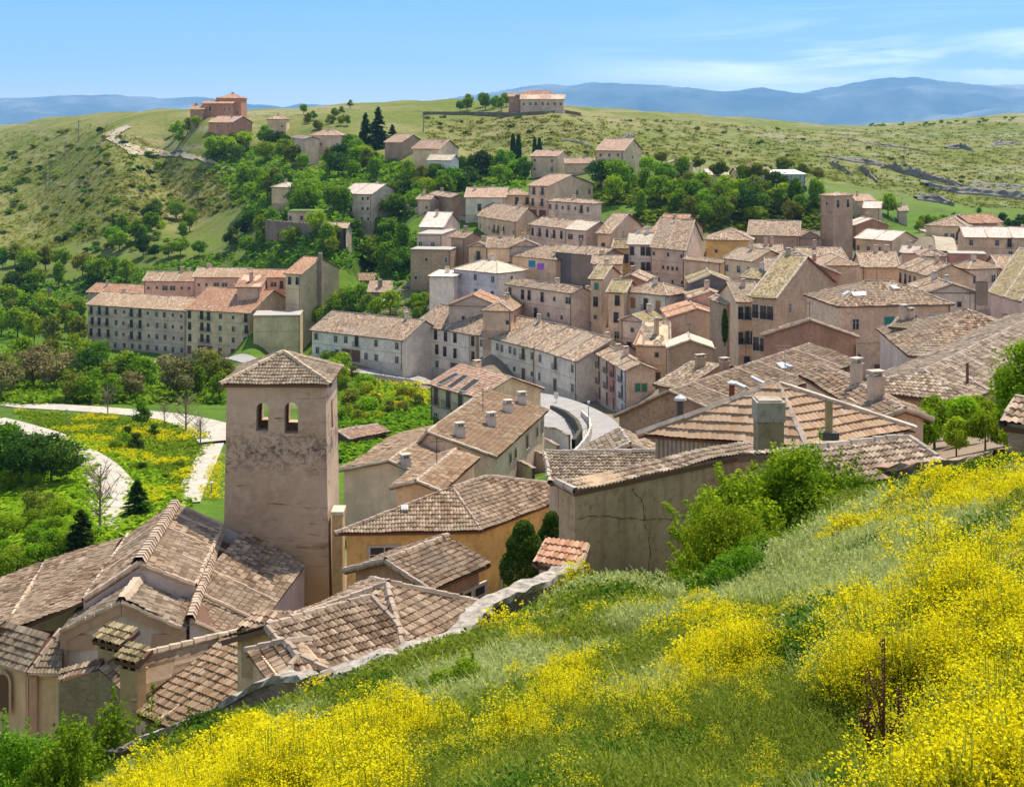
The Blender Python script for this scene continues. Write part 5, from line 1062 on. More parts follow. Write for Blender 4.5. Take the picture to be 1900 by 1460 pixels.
def crown(rg, kind, n, size):
    P_ = []; Nn = []
    if kind in ('round', 'tall', 'bush', 'wide', 'shrub'):
        k = {'round': 15, 'tall': 16, 'bush': 9, 'wide': 17, 'shrub': 7}[kind]
        cz0, cz1, rr = {'round': (.34, .86, .30), 'tall': (.25, .90, .19), 'bush': (.16, .70, .38), 'wide': (.36, .82, .40), 'shrub': (.2, .6, .5)}[kind]
        cen = []
        for i in range(k):
            t = rg.uniform(0, 1); env = math.sin(math.pi*min(1, .18+t*.8))**.7; an = rg.uniform(0, 6.28); r = rr*env*math.sqrt(rg.uniform(.05, 1))
            cen.append((r*math.cos(an), r*math.sin(an), cz0+(cz1-cz0)*t, rg.uniform(.085, .15)*(1.25 if kind in ('bush', 'shrub') else 1)))
        w = np.array([c[3]**2 for c in cen]); w /= w.sum()
        for c, wi in zip(cen, w):
            m = int(n*wi); v = rg.normal(0, 1, (m, 3)); v /= np.linalg.norm(v, axis=1)[:, None]
            rad = c[3]*rg.uniform(.55, 1.12, m)**.6; rad *= 1+.25*np.sin(v[:, 0]*7+c[0]*30)*np.sin(v[:, 1]*6+c[1]*20)
            P_.append(np.array(c[:3])+v*rad[:, None]*np.array([1.1, 1.1, .85])); Nn.append(v)
        m = n//6; v = rg.normal(0, 1, (m, 3)); v /= np.linalg.norm(v, axis=1)[:, None]   # stray sprays
        P_.append(np.array([0, 0, (cz0+cz1)/2])+v*np.array([rr*1.15, rr*1.15, (cz1-cz0)*.66])*rg.uniform(.5, 1.08, (m, 1))); Nn.append(v)
    elif kind == 'sprout':
        for i in range(60):
            a = rg.uniform(0, 6.28); ti = rg.uniform(0, 1)**.6*.95; L = rg.uniform(.62, 1.0)*(1-.22*ti); b0 = np.array([math.cos(a), math.sin(a), 0])*rg.uniform(0, .22)
            dv = np.array([math.cos(a)*math.sin(ti), math.sin(a)*math.sin(ti), math.cos(ti)]); m = int(n/200*rg.uniform(.5, 1.5)); s = rg.uniform(.12, 1, m)**.8
            cr = np.stack([np.zeros(m), np.zeros(m), -.12*s*s*ti], 1); rad = (.055*(1.15-s))[:, None]+.008
            v = rg.normal(0, 1, (m, 3)); v /= np.linalg.norm(v, axis=1)[:, None]; P_.append(b0+dv*(s*L)[:, None]+cr+v*rad); Nn.append(v+dv*.5)
        for i in range(46):
            a = rg.uniform(0, 6.28); r = .42*math.sqrt(rg.uniform(0, 1)); c = np.array([r*math.cos(a), r*math.sin(a), rg.uniform(.08, .82*math.sqrt(max(.05, 1-(r/.5)**2)))]); m = n//62; v = rg.normal(0, 1, (m, 3)); v /= np.linalg.norm(v, axis=1)[:, None]
            P_.append(c+v*rg.uniform(.05, .13, (m, 1))); Nn.append(v)
    elif kind == 'cypress':
        t = rg.uniform(0.02, 1, n); r = .085*np.sin(np.pi*np.clip(t*.86+.10, 0, 1))**.7*rg.uniform(.75, 1.1, n); a = rg.uniform(0, 6.28, n)
        P_.append(np.stack([r*np.cos(a), r*np.sin(a), t], 1)); Nn.append(np.stack([np.cos(a), np.sin(a), .6+0*a], 1))
    elif kind == 'topiary':
        for (cz, rr, fz) in ((.30, .30, .30), (.62, .24, .26), (.84, .14, .17)):
            m = int(n*rr*1.4); v = rg.normal(0, 1, (m, 3)); v /= np.linalg.norm(v, axis=1)[:, None]
            P_.append(np.array([rg.uniform(-.05, .05), 0, cz])+v*np.array([rr, rr, fz])*rg.uniform(.86, 1.06, (m, 1))); Nn.append(v)
    elif kind == 'conifer':
        for i in range(26):
            t = .10+.88*i/26; L = .27*(1-t)**.8*rg.uniform(.75, 1.2); m = int(n*(1-t)*.075)
            nb = 7
            for b in range(nb):
                a = rg.uniform(0, 6.28); k = max(2, m//nb*2); s = rg.uniform(0, 1, k)**.7*L
                P_.append(np.stack([s*math.cos(a)+rg.normal(0, .012, k), s*math.sin(a)+rg.normal(0, .012, k), t-s*.25+rg.normal(0, .006, k)], 1)); Nn.append(np.tile([0, 0, 1.], (k, 1)))
    elif kind == 'pine':
        for i in range(9):
            a = rg.uniform(0, 6.28); r = .20*math.sqrt(rg.uniform(0, 1)); c = np.array([r*math.cos(a), r*math.sin(a), rg.uniform(.62, .88)]); m = n//9
            v = rg.normal(0, 1, (m, 3)); v /= np.linalg.norm(v, axis=1)[:, None]; P_.append(c+v*np.array([.15, .15, .10])*rg.uniform(.5, 1.05, (m, 1))); Nn.append(v)
    P_ = np.concatenate(P_); Nn = np.concatenate(Nn); P_[:, 2] = np.maximum(P_[:, 2], .01)
    return leafquads(rg, P_, Nn, size)
TP_ = {}
def treeproto(kind, leaf, i, n, size):
    k = (kind, leaf, i, n)
    if k in TP_: return TP_[k]
    rg = np.random.default_rng((len(kind)*31+i*7+n) % 9973)
    mb = MB()
    if kind == 'bare':
        cm = None
    else: mb.add(*crown(rg, kind, n, size)); cm = mb.mesh('crown', [LM[leaf]])
    t = MB(); rr = random.Random(i*13+len(kind)); top = {'cypress': .8, 'conifer': .95, 'bare': .95, 'sprout': .4}.get(kind, .62); tr = .018 if kind != 'bare' else .014
    if kind in ('bush', 'shrub'): tr = .012
    t.tube([(0, 0, -.12), (rr.uniform(-.01, .01), 0, top*.5), (rr.uniform(-.03, .03), rr.uniform(-.03, .03), top)], [tr*1.4, tr, tr*.35], 6)
    nb = 26 if kind == 'bare' else (16 if kind == 'sprout' else 7)
    if kind not in ('cypress', 'conifer', 'topiary'):
        for b in range(nb):
            z = rr.uniform(.22, .75)*{'bare': 1.1, 'sprout': .4}.get(kind, 1); a = rr.uniform(0, 6.28); L = rr.uniform(.14, .30); p = Vector((0, 0, min(z, top))); q = p+Vector((math.cos(a)*L*.6, math.sin(a)*L*.6, L*.6)); r = p+Vector((math.cos(a)*L, math.sin(a)*L, L*1.2))
            t.tube([p, q, r], [tr*.5, tr*.32, tr*.12], 4)
            if kind == 'bare':
                for s in range(5):
                    c = p.lerp(r, rr.uniform(.3, 1)); v = Vector((rr.uniform(-1, 1), rr.uniform(-1, 1), rr.uniform(.2, 1.2))).normalized()*rr.uniform(.08, .17); t.tube([c, c+v*.6+Vector((0, 0, .01)), c+v], [tr*.2, tr*.14, tr*.06], 3)
    tm = t.mesh('trunk', [BARK if kind != 'bare' else simple('bare_twigs', (.24, .18, .13), .9)])
    TP_[k] = (tm, cm); return TP_[k]
def tree(p, hgt, kind, leaf, label, group, n=2200, size=.034, wide=1.0, name='tree', cat='tree', nv=4):
    tm, cm = treeproto(kind, leaf, rng.randrange(nv), n, size)
    r = thing(name, label, cat, (p[0], p[1], p[2]-.05*hgt), group); r.rotation_euler.z = rng.uniform(0, 6.28); s = hgt
    w_ = wide*rng.uniform(.9, 1.12); r.scale = (s*w_, s*w_, s)
    link('trunk', tm, r)
    if cm: link('crown', cm, r)
    return r
def shrub(p, hgt, leaf, label, group, wide=1.3, kind='shrub', n=500, size=.085):
    tm, cm = treeproto(kind, leaf, rng.randrange(4), n, size)
    o = link('shrub', cm, loc=(p[0], p[1], p[2]-.08*hgt)); o.rotation_euler.z = rng.uniform(0, 6.28); o.scale = (hgt*wide, hgt*wide, hgt); tag(o, label, 'shrub', group); return o
PATHS = [[(150,838),(195,848),(248,900),(245,960),(180,1000),(178,905)], [(-30,776),(110,804),(100,832),(-30,812)]]
def onpath(x, y): return any(inpoly(x, y, q) for q in PATHS)
def inpoly(x, y, P_):
    c = False
    for i in range(len(P_)):
        (x0, y0), (x1, y1) = P_[i-1], P_[i]
        if (y0 > y) != (y1 > y) and x < (x1-x0)*(y-y0)/(y1-y0)+x0: c = not c
    return c
def footfree(x, y):
    for (a, b, c_, d_) in FP:
        v = (Vector((x, y))-a); s = v.dot(b)/b.length_squared; t = v.dot(c_)/c_.length_squared
        if -.06 < s < 1.06 and -.06 < t < 1.06: return False
    return True
def wood(poly, cnt, hpx, kinds, label, group, dmin=60, sep=None, **k):
    xs = [p[0] for p in poly]; ys = [p[1] for p in poly]; got = []; tries = 0
    sep = sep or (hpx[0]+hpx[1])/2*.42
    while len(got) < cnt and tries < cnt*60:
        tries += 1; x, y = rng.uniform(min(xs), max(xs)), rng.uniform(min(ys), max(ys))
        if not inpoly(x, y, poly) or (hpx[1] < 90 and onpath(x, y-4)) or any(abs(x-a)+abs(y-b)*1.8 < sep for a, b in got): continue
        h_ = hit(x, y, dmin)
        if h_ is None or not footfree(h_[0], h_[1]): continue
        got.append((x, y)); kd, lf = rng.choice(kinds); hh = rng.uniform(*hpx)*h_[3]/F
        if kd == 'shrub': shrub(h_, hh, lf, label, group, **{a: b for a, b in k.items() if a in ('n', 'size')})
        else: tree(h_, hh, kd, lf, label, group, name='bush' if kd == 'bush' else 'tree', cat='bush' if kd == 'bush' else 'tree', **k)
    return got
BG = [('round', 'bright'), ('round', 'mid'), ('wide', 'mid'), ('wide', 'bright'), ('tall', 'mid'), ('round', 'olive'), ('wide', 'dark')]
wood([(0,700),(60,680),(230,705),(420,715),(420,748),(200,752),(0,748)], 30, (62, 92), BG+[('wide', 'dry'), ('round', 'dry'), ('round', 'dry'), ('tall', 'dry')], 'leafy or budding tree in the thicket between the park path and the apartment blocks', 'thicket below the apartment blocks', dmin=140, n=3000, size=.026)
wood([(0,560),(150,575),(158,655),(60,650),(0,640)], 17, (45, 70), BG+[('round', 'yellow')], 'green tree on the bank left of the lilac apartment block', 'trees left of the apartment blocks', dmin=240)
wood([(0,490),(120,505),(250,500),(262,520),(160,545),(0,550)], 18, (38, 55), BG[:2]+BG[4:], 'green tree at the foot of the hill behind the apartment blocks', 'trees behind the apartment blocks', dmin=250)
wood([(150,450),(270,400),(420,400),(560,450),(480,490),(260,495)], 22, (28, 48), [('round', 'mid'), ('wide', 'mid'), ('round', 'dark'), ('tall', 'mid')], 'small tree on the lower grassy hillside above the apartment blocks', 'trees on the lower hillside', dmin=260)
wood([(380,285),(520,262),(640,285),(690,310),(700,345),(640,350),(560,330),(480,305),(400,300)], 24, (34, 58), BG, 'leafy tree in the upper wood between the villas and the three-storey house', 'upper hillside wood', dmin=260)
wood([(440,335),(500,345),(560,375),(640,395),(640,405),(500,398),(460,380)], 13, (42, 68), BG, 'leafy tree around the beige hipped house', 'trees round the beige house', dmin=260)
wood([(690,310),(790,335),(900,320),(980,320),(975,345),(890,350),(780,385),(740,420),(745,360)], 24, (34, 56), BG, 'leafy tree on the slope around the white-blue shed', 'trees round the white-blue shed', dmin=250)
wood([(440,420),(560,440),(740,440),(765,500),(740,530),(650,500),(600,470),(450,450)], 24, (36, 58), [('round', 'bright'), ('wide', 'mid'), ('round', 'mid'), ('tall', 'mid')], 'green tree on the slope below the long retaining wall', 'trees below the retaining wall', dmin=230)
wood([(1100,345),(1200,330),(1330,350),(1420,362),(1520,385),(1515,415),(1400,425),(1300,425),(1210,412),(1120,395)], 40, (42, 66), BG, 'leafy tree in the dense wood behind the parish church', 'wood behind the parish church', dmin=262)
wood([(545,205),(650,200),(660,240),(600,245),(540,225)], 12, (16, 26), [('round', 'olive'), ('bush', 'olive'), ('round', 'mid')], 'olive-green tree on the hill behind the pink villas', 'trees behind the pink villas', dmin=380)
wood([(850,200),(940,198),(945,206),(850,208)], 9, (24, 36), [('round', 'mid'), ('round', 'bright')], 'bright green tree beside the verandah hotel', 'trees beside the hotel', dmin=430)
wood([(1690,425),(1800,415),(1800,440),(1700,442)], 8, (22, 36), [('bush', 'bright'), ('round', 'bright')], 'bright bush at the top of the right-hand lane', 'bushes at the lane top', dmin=240)
wood([(1760,385),(1900,410),(1900,470),(1850,440),(1780,400)], 16, (18, 30), [('round', 'mid'), ('bush', 'dark'), ('round', 'dark')], 'dark bush on the slope below the grey rock ledges', 'bushes below the rock ledges', dmin=280)
wood([(630,700),(700,715),(790,740),(790,770),(700,785),(640,790)], 20, (26, 46), [('bush', 'bright'), ('bush', 'mid'), ('bush', 'olive'), ('bush', 'yellow')], 'green bush on the slope between the tower and the cream house', 'bushes right of the tower', dmin=110)
wood([(560,590),(640,575),(710,580),(740,595),(570,630)], 9, (46, 62), BG[:4], 'leafy tree between the blank party wall and the white garage-door house', 'trees behind the white street house', dmin=225)
wood([(310,245),(360,235),(375,250),(330,275)], 5, (22, 34), [('round', 'bright')], 'bright tree just below the hilltop mansion', 'trees below the mansion', dmin=380)
wood([(600,660),(640,690),(640,730),(622,720)], 5, (34, 50), [('bush', 'bright')], 'bright bush right behind the ruined tower', 'bushes behind the tower', dmin=140)
# single trees and small rows that can be told apart
def single(px, py, hp, kind, leaf, label, group=None, dmin=60, d=None, **k):
    p = W3(px, py, d) if d else None
    h_ = (p.x, p.y, p.z, d) if d else hit(px, py, dmin)
    if h_: return tree(h_, hp*h_[3]/F, kind, leaf, label, group, **k)
for px, py, hp, l in ((678,275,72,'tall narrow dark conifer, left one of two beside the dark bungalow'), (702,276,84,'tallest dark conifer beside the dark bungalow'),):
    single(px, py, hp, 'conifer', 'dark', l, 'tall conifers on the hillside', 330, wide=1.0, name='conifer_tree')
single(728,262,34,'conifer','dark','short dark conifer above the dark bungalow', None, 330, wide=1.5, name='conifer_tree')
for i, (px, hp) in enumerate(((952,62),(962,62),(992,56),(1001,54))):
    single(px, 309, hp, 'cypress', 'dark', ['leftmost dark cypress of the four by the brown two-storey house','second dark cypress of the four by the brown two-storey house','third dark cypress of the four by the brown two-storey house','rightmost dark cypress of the four by the brown two-storey house'][i], 'cypresses on the hill', 330, wide=.95, name='cypress_tree')
single(892,340,66,'round','dark','big dark tree right of the white-blue shed', None, 300, wide=1.25)
single(735,415,62,'wide','mid','large green tree in front of the grey side of the three-storey house', None, 270)
for px, py, hp, l in ((1452,345,62,'large dark umbrella pine left of the glass pavilion'), (1492,352,55,'brownish pine right of the glass pavilion'), (1518,352,48,'rightmost thin pine beside the glass pavilion'), (1335,355,62,'tall pine in front of the salmon roofs above the wood'), (1405,362,64,'tall feathery pine left of the glass pavilion'), (1228,320,44,'small umbrella pine behind the tan villa'), (1298,332,44,'round-headed tree beside the grey gabled house')):
    single(px, py, hp, 'pine', 'olive', l, None, 290, name='pine_tree', n=2600)
single(1648,402,48,'round','bright','round bright green tree behind the church tower', None, 270, wide=1.3)
for i, (px, py, hp, kd, lf, l) in enumerate(((40,905,125,'wide','dark','dark leafy tree at the left edge by the park'), (95,905,120,'wide','dark','broad dark tree left of the small park path'), (5,880,110,'round','mid','green tree cut by the left edge above the park'),
    (150,1045,110,'conifer','dark','spreading dark conifer behind the church roof'), (255,962,80,'conifer','dark','small pointed fir beside the gravel path'), (70,1060,70,'bush','bright','bright bush below the dark park trees'), (20,1090,90,'bush','mid','leafy bush at the left edge behind the church'),
    (110,965,60,'bush','bright','yellowish bush at the bend of the small path'))):
    single(px, py, hp, kd, lf, l, None, 70, name={'conifer': 'conifer_tree'}.get(kd, 'tree'), n=5200, size=.022, wide=1.5 if kd == 'conifer' else 1.05)
for i, (px, py, hp, l) in enumerate(((185,985,135,'bare grey tree leaning over the small gravel path'), (200,772,58,'leftmost bare tree beside the park path'), (305,792,52,'small bare tree beside the park path, between two others'), (345,806,78,'tallest bare tree beside the park path'), (372,828,62,'thin bare tree at the corner of the plaza'))):
    single(px, py, hp, 'bare', 'dry', l, 'bare trees by the park path', 80, name='bare_tree', wide=1.2)
single(262,795,55,'round','mid','small green tree standing alone on the park path verge', None, 100)
single(253,835,40,'bush','dark','dark round shrub in the yellow park meadow', None, 100)
wood([(0,880),(120,900),(150,950),(230,980),(180,1040),(60,1060),(0,1080)], 16, (45, 85), [('bush', 'bright'), ('round', 'mid'), ('bush', 'mid'), ('bush', 'olive')], 'leafy bush in the green valley left of the near church', 'bushes in the valley by the church', dmin=78, n=4200, size=.024)
wood([(160,800),(300,800),(350,860),(280,930),(200,870)], 9, (18, 34), [('bush', 'mid'), ('bush', 'bright'), ('bush', 'dark')], 'small bush in the yellow park meadow', 'bushes in the park meadow', dmin=95)
# right garden behind the tiled house
wood([(1690,850),(1720,820),(1800,800),(1900,800),(1900,850),(1780,860)], 11, (78, 110), [('round', 'bright'), ('bush', 'bright'), ('round', 'mid')], 'dense bright bush in the garden behind the rubble wall', 'garden bushes at the right', dmin=36, n=7000, size=.021)
single(1905,800,190,'round','bright','leafy branchy tree at the right edge above the long roof', None, d=33, n=9000, size=.016)
single(967,1085,125,'topiary','dark','wide clipped evergreen with rounded tiers before the yellow house', None, d=40, n=9000, size=.022, wide=1.15, name='clipped_tree')
single(1020,1075,132,'topiary','dark','taller clipped evergreen right of the wide one', None, d=41, n=9000, size=.022, wide=.8, name='clipped_tree')
single(1053,1025,118,'cypress','dark','slim dark cypress against the corner of the cracked building', None, d=43, n=5000, size=.018, wide=1.4, name='cypress_tree')
single(1345,632,62,'cypress','dark','thin dark cypress in the stepped street', None, d=166, name='cypress_tree')
wood([(920,1110),(1000,1075),(1000,1100),(930,1125)], 5, (40, 55), [('bush', 'yellow'), ('bush', 'mid')], 'yellow-green bush behind the boundary wall', 'bushes behind the boundary wall', dmin=31, n=3000, size=.03)
single(800,500,34,'bush','yellow','bright yellow-green tree below the ruined stone base', None, 240)
wood([(1040,592),(1140,600),(1150,612),(1050,606)], 6, (14, 22), [('bush', 'dark'), ('bush', 'bright')], 'garden shrub in the shady yard behind the street row', 'yard shrubs', dmin=195)
wood([(700,575),(790,560),(800,590),(740,600)], 6, (18, 30), [('bush', 'mid'), ('bush', 'bright')], 'shrub in the yard below the white awning', 'yard shrubs by the awning', dmin=225)
single(1580,770,38,'bush','dry','dark red-leaved bush between the roofs', None, d=62, n=3000, name='tree')
# scattered scrub on the open hills
G1 = wood([(0,262),(200,240),(330,300),(480,345),(430,395),(200,440),(120,430),(0,470)], 120, (5, 17), [('shrub', 'dark'), ('shrub', 'mid'), ('shrub', 'olive')], 'dark round shrub dotted on the dry left hillside', 'shrubs on the left hillside', dmin=200, sep=9)
wood([(780,215),(1080,212),(1300,230),(1500,245),(1720,300),(1880,330),(1800,380),(1560,330),(1300,300),(1100,290),(800,270)], 95, (4, 10), [('shrub', 'dark'), ('shrub', 'olive')], 'tiny dark shrub dotted on the dry right-hand hills', 'shrubs on the right hills', dmin=300, sep=10)
wood([(1560,236),(1700,228),(1900,218),(1900,224),(1700,235)], 30, (5, 8), [('shrub', 'mid')], 'bush in the hedge line along the right skyline', 'skyline hedge', dmin=500, sep=5)
wood([(100,440),(260,400),(330,420),(300,470),(140,480)], 28, (10, 20), [('shrub', 'mid'), ('shrub', 'bright'), ('shrub', 'dark')], 'green shrub among the small hillside trees', 'shrubs among hillside trees', dmin=240, sep=9)
# ------------------------------------------------------------------ near bushes on the flowery slope
def bigbush(px, py, hp, wd_, leaf, label, d, n=52000, size=.0115, kind='sprout'):
    p = W3(px, py, d); zz = float(gz(p.x, d)); hh = hp*1.12*d/F
    return tree((p.x, p.y, min(p.z, zz+.1)), hh, kind, leaf, label, None, n=n, size=size, wide=wd_*1.12, name='bush', cat='bush', nv=3)
bigbush(1350,1130,225,.78,'bright','bright leafy bush against the cracked building, leftmost of the bush mass',27)
bigbush(1420,1090,270,.95,'bright','tallest bright leafy bush hiding the end of the cracked building',29)
bigbush(1505,1020,215,1.0,'mid','green leafy bush right of the tallest one',29.5)
bigbush(1390,1165,170,1.1,'mid','darker green bush at the foot of the bush mass',22)
bigbush(1450,1115,150,1.1,'mid','low dark bush between the tallest bush and the flowers',24)
bigbush(1590,990,130,1.1,'mid','last green bush of the mass, under the weathered tile roof',29)
bigbush(1300,1110,105,.7,'bright','small bright bush at the left foot of the bush mass',28)
bigbush(865,1370,170,1.0,'mid','fresh green leafy bush in the middle of the flowery slope',16)
bigbush(385,1420,110,1.3,'dark','dark green low bush beside the boundary wall at the bottom left',27)
bigbush(480,1260,60,1.3,'dark','small round dark bush above the bright tiled roof', 28)
for i, (px, py, hp, d, l) in enumerate(((45,1560,215,30,'leafy tree top in the bottom left corner'), (120,1590,240,30.5,'leafy tree top right of the corner one under the lantern'), (205,1620,305,31,'tallest leafy tree in front of the stone gable'), (150,1600,250,29,'thin leafy tree between two larger ones at the bottom left'), (275,1600,220,29.5,'leafy tree beside the low crumbling wall'), (330,1600,170,28.5,'rightmost low leafy tree at the bottom left'))):
    tree(W3(px, py, d), hp*1.22*d/F, 'sprout', 'mid', l, 'leafy trees at the bottom left', n=32000, size=.0125, wide=.85, nv=3)
# ------------------------------------------------------------------ grass and yellow flowers of the foreground slope
HILL = [(120,1480),(300,1405),(445,1305),(600,1268),(640,1252),(745,1218),(835,1196),(890,1150),(1005,1098),(1060,1092),(1160,1086),(1270,1096),(1420,1050),(1560,940),(1620,905),(1750,880),(1900,846),(2400,740),(2400,2600),(-400,2600),(0,1500)]
def scatter(n, dlo, dhi, ppow=1.0):
    d = np.exp(nrg.uniform(math.log(dlo), math.log(dhi), n)) if ppow == 0 else (nrg.uniform(0, 1, n)*(dhi**ppow-dlo**ppow)+dlo**ppow)**(1/ppow)
    px = nrg.uniform(60, 2150, n); x = (px-CX)/F*d; z = gz(x, d); py = HY-z*F/d
    ok = np.array([inpoly(a, b, HILL) for a, b in zip(px, py)]); return x[ok], d[ok], z[ok], px[ok], py[ok]
def fnoise(x, y, s, seed): return vnoise(x/s, y/s, seed)+.5*vnoise(x/s*2.1, y/s*2.1, seed+9)
def flowerness(x, d, px, py):
    y = d*K; f = fnoise(x, y*.6, 2.0, 21)*1.7+fnoise(x, y, .8, 31)*1.5
    f += -.24+.62*np.clip((px-1450)/350, -.3, 1)*np.clip((py-850)/110, -.3, 1)+.35*np.exp(-((px-1150)**2/240**2+(py-1380)**2/70**2))+.22*((px < 760) & (py > 1290))*1.5-.95*np.exp(-((px-1430)**2/210**2+(py-1100)**2/70**2))-.5*np.exp(-((px-1640)**2/90**2+(py-950)**2/45**2))
    f -= .55*np.exp(-((px-850)**2/110**2+(py-1290)**2/90**2))+.3*np.exp(-((px-1230)**2/160**2+(py-1240)**2/50**2))+.4*np.exp(-((px-1700)**2/220**2+(py-1390)**2/45**2))
    return f
def replicate(protoV, protoF, pos, yaw, sxy, sz, leanx, leany):
    n = len(pos); c, s = np.cos(yaw), np.sin(yaw); V = protoV[None]
    x = (V[..., 0]*c[:, None]-V[..., 1]*s[:, None])*sxy[:, None]; y = (V[..., 0]*s[:, None]+V[..., 1]*c[:, None])*sxy[:, None]; z = V[..., 2]*sz[:, None]
    x = x+z*leanx[:, None]; y = y+z*leany[:, None]
    out = np.stack([x, y, z], -1)+pos[:, None, :]; Fo = protoF[None]+(np.arange(n)*len(protoV))[:, None, None]
    return out.reshape(-1, 3), Fo.reshape(-1, protoF.shape[1])
def tuft(rg, nb, h, w, spread):
    V = []; Fq = []
    for i in range(nb):
        a = rg.uniform(0, 6.28); r = rg.uniform(0, spread); b = np.array([r*math.cos(a), r*math.sin(a), -.03]); hh = h*rg.uniform(.5, 1.15); a2 = rg.uniform(0, 6.28); ln = rg.uniform(.1, .9)*hh
        dv = np.array([math.cos(a2), math.sin(a2), 0]); sv = np.array([-dv[1], dv[0], 0])*w
        m = b+dv*ln*.35+np.array([0, 0, hh*.6]); t = b+dv*ln+np.array([0, 0, hh])
        k = len(V); V += [b-sv, b+sv, m+sv*.8, m-sv*.8, t]; Fq += [[k, k+1, k+2, k+3], [k+3, k+2, k+4, k+4]]
    return np.array(V), np.array(Fq)
def flower_clump(rg, nst, h, R0, fs, nf):
    """stems (material 0) rising to clusters of small yellow blossoms (material 1)"""
    V = []; Fq = []; M = []
    for i in range(nst):
        a = rg.uniform(0, 6.28); r = R0*math.sqrt(rg.uniform(0, 1)); hh = h*(1-.62*(r/R0)**2)*rg.uniform(.8, 1.12)
        b = np.array([r*.45*math.cos(a), r*.45*math.sin(a), -.04]); t = np.array([r*math.cos(a), r*math.sin(a), hh]); sv = np.array([-math.sin(a), math.cos(a), 0])*.0035
        k = len(V); V += [b-sv, b+sv, t+sv, t-sv]; Fq.append([k, k+1, k+2, k+3]); M.append(0)
        for j in range(3):      # leaves on the stem
            q = b+(t-b)*rg.uniform(.1, .75); dv = rg.normal(0, 1, 3); dv[2] = abs(dv[2])*.6; dv = dv/np.linalg.norm(dv)*rg.uniform(.05, .11); s2 = np.cross(dv, [0, 0, 1]); s2 = s2/max(1e-6, np.linalg.norm(s2))*.013
            k = len(V); V += [q, q+dv*.5+s2, q+dv, q+dv*.5-s2]; Fq.append([k, k+1, k+2, k+3]); M.append(0)
        for j in range(nf):
            q = t+np.array([rg.normal(0, .042), rg.normal(0, .042), rg.uniform(-.05, .03)]); nr = rg.normal(0, .6, 3)+np.array([0, 0, .8]); nr /= np.linalg.norm(nr); a_ = np.cross(nr, rg.normal(0, 1, 3)); a_ /= np.linalg.norm(a_); b_ = np.cross(nr, a_); s = fs*rg.uniform(.6, 1.2)
            k = len(V); V += [q-a_*s, q-b_*s, q+a_*s, q+b_*s]; Fq.append([k, k+1, k+2, k+3]); M.append(1)
    return np.array(V), np.array(Fq), np.array(M)
GR = leafmat('grass_blades', (.14,.20,.012), (.24,.30,.025), (.38,.42,.08), .45)
GP = leafmat('grass_pale', (.28,.32,.08), (.38,.42,.13), (.54,.55,.24), .45)
FS = leafmat('flower_stems', (.20,.28,.02), (.32,.38,.03), (.46,.48,.05), .5)
FY = leafmat('yellow_blossom', (.58,.47,.004), (.82,.72,.008), (.92,.85,.03), .45, rand=0)
BR_ = leafmat('dark_herbs', (.05,.12,.012), (.10,.20,.02), (.17,.28,.03), .4)
def stuff(name, chunks, mats, label):
    mb = MB()
    for V, Fq, M in chunks:
        mb.v.append(V); mb.f.append(Fq+mb.n); mb.m.append(M); mb.n += len(V); mb.uv.append(np.zeros((len(V), 2)))
    o = link(name, mb.mesh(name, mats)); o['kind'] = 'stuff'; o['label'] = label; o['category'] = name.replace('_', ' '); return o
rg = np.random.default_rng(5)
ch_g, ch_p, ch_h = [], [], []
def leafy(rg, n, h, R0, s):
    a = rg.uniform(0, 6.28, n); r = R0*np.sqrt(rg.uniform(0, 1, n)); P_ = np.stack([r*np.cos(a), r*np.sin(a), h*(1-.5*(r/R0)**2)*rg.uniform(.15, 1, n)], 1); return leafquads(rg, P_, np.tile([0, 0, .3], (n, 1)), s, .2)
for (n, dlo, dhi, h, w, spread, nb) in ((30000, 5.5, 13, .24, .0045, .16, 12), (44000, 11, 24, .28, .008, .26, 10), (34000, 22, 44, .34, .015, .40, 9)):
    x, d, z, px, py = scatter(n, dlo, dhi, 1.2); fl = flowerness(x, d, px, py); pale = fnoise(x, d*K, 2.6, 55)+.5*np.exp(-((px-1560)**2/300**2+(py-1060)**2/90**2)); hb_ = fnoise(x, d*K, 1.4, 77)
    sel = rg.integers(0, 3, len(x)); cls = np.where(hb_ > .22, 2, np.where(pale > .12, 1, 0)); tall = np.where(fl > .35, .7, 1.0)
    for pi in range(3):
        T_ = [tuft(rg, nb, h, w, spread), tuft(rg, nb, h*.9, w, spread), leafy(rg, int(nb*3.2), h*1.0, spread*1.25, w*2.6)]
        for c_, lst in ((0, ch_g), (1, ch_p), (2, ch_h)):
            m = (sel == pi) & (cls == c_); V, Fq = T_[2] if c_ == 2 or pi == 2 or (c_ == 0 and pi == 1) else T_[0]
            if not m.any(): continue
            k = m.sum(); pos = np.stack([x[m], d[m]*K, z[m]], -1); s = rg.uniform(.7, 1.4, k)
            a, b = replicate(V, Fq, pos, rg.uniform(0, 6.28, k), s, s*tall[m]*(1.3 if c_ == 1 else 1), rg.uniform(-.3, .3, k), rg.uniform(-.3, .3, k)); lst.append((a, b, np.zeros(len(b), int)))
stuff('grass', ch_g, [GR], 'green grass growing all over the foreground slope'); stuff('pale_grass', ch_p, [GP], 'pale seeding grass in soft patches on the slope'); stuff('herbs', ch_h, [BR_], 'darker leafy herbs among the grass on the slope')
chf = []
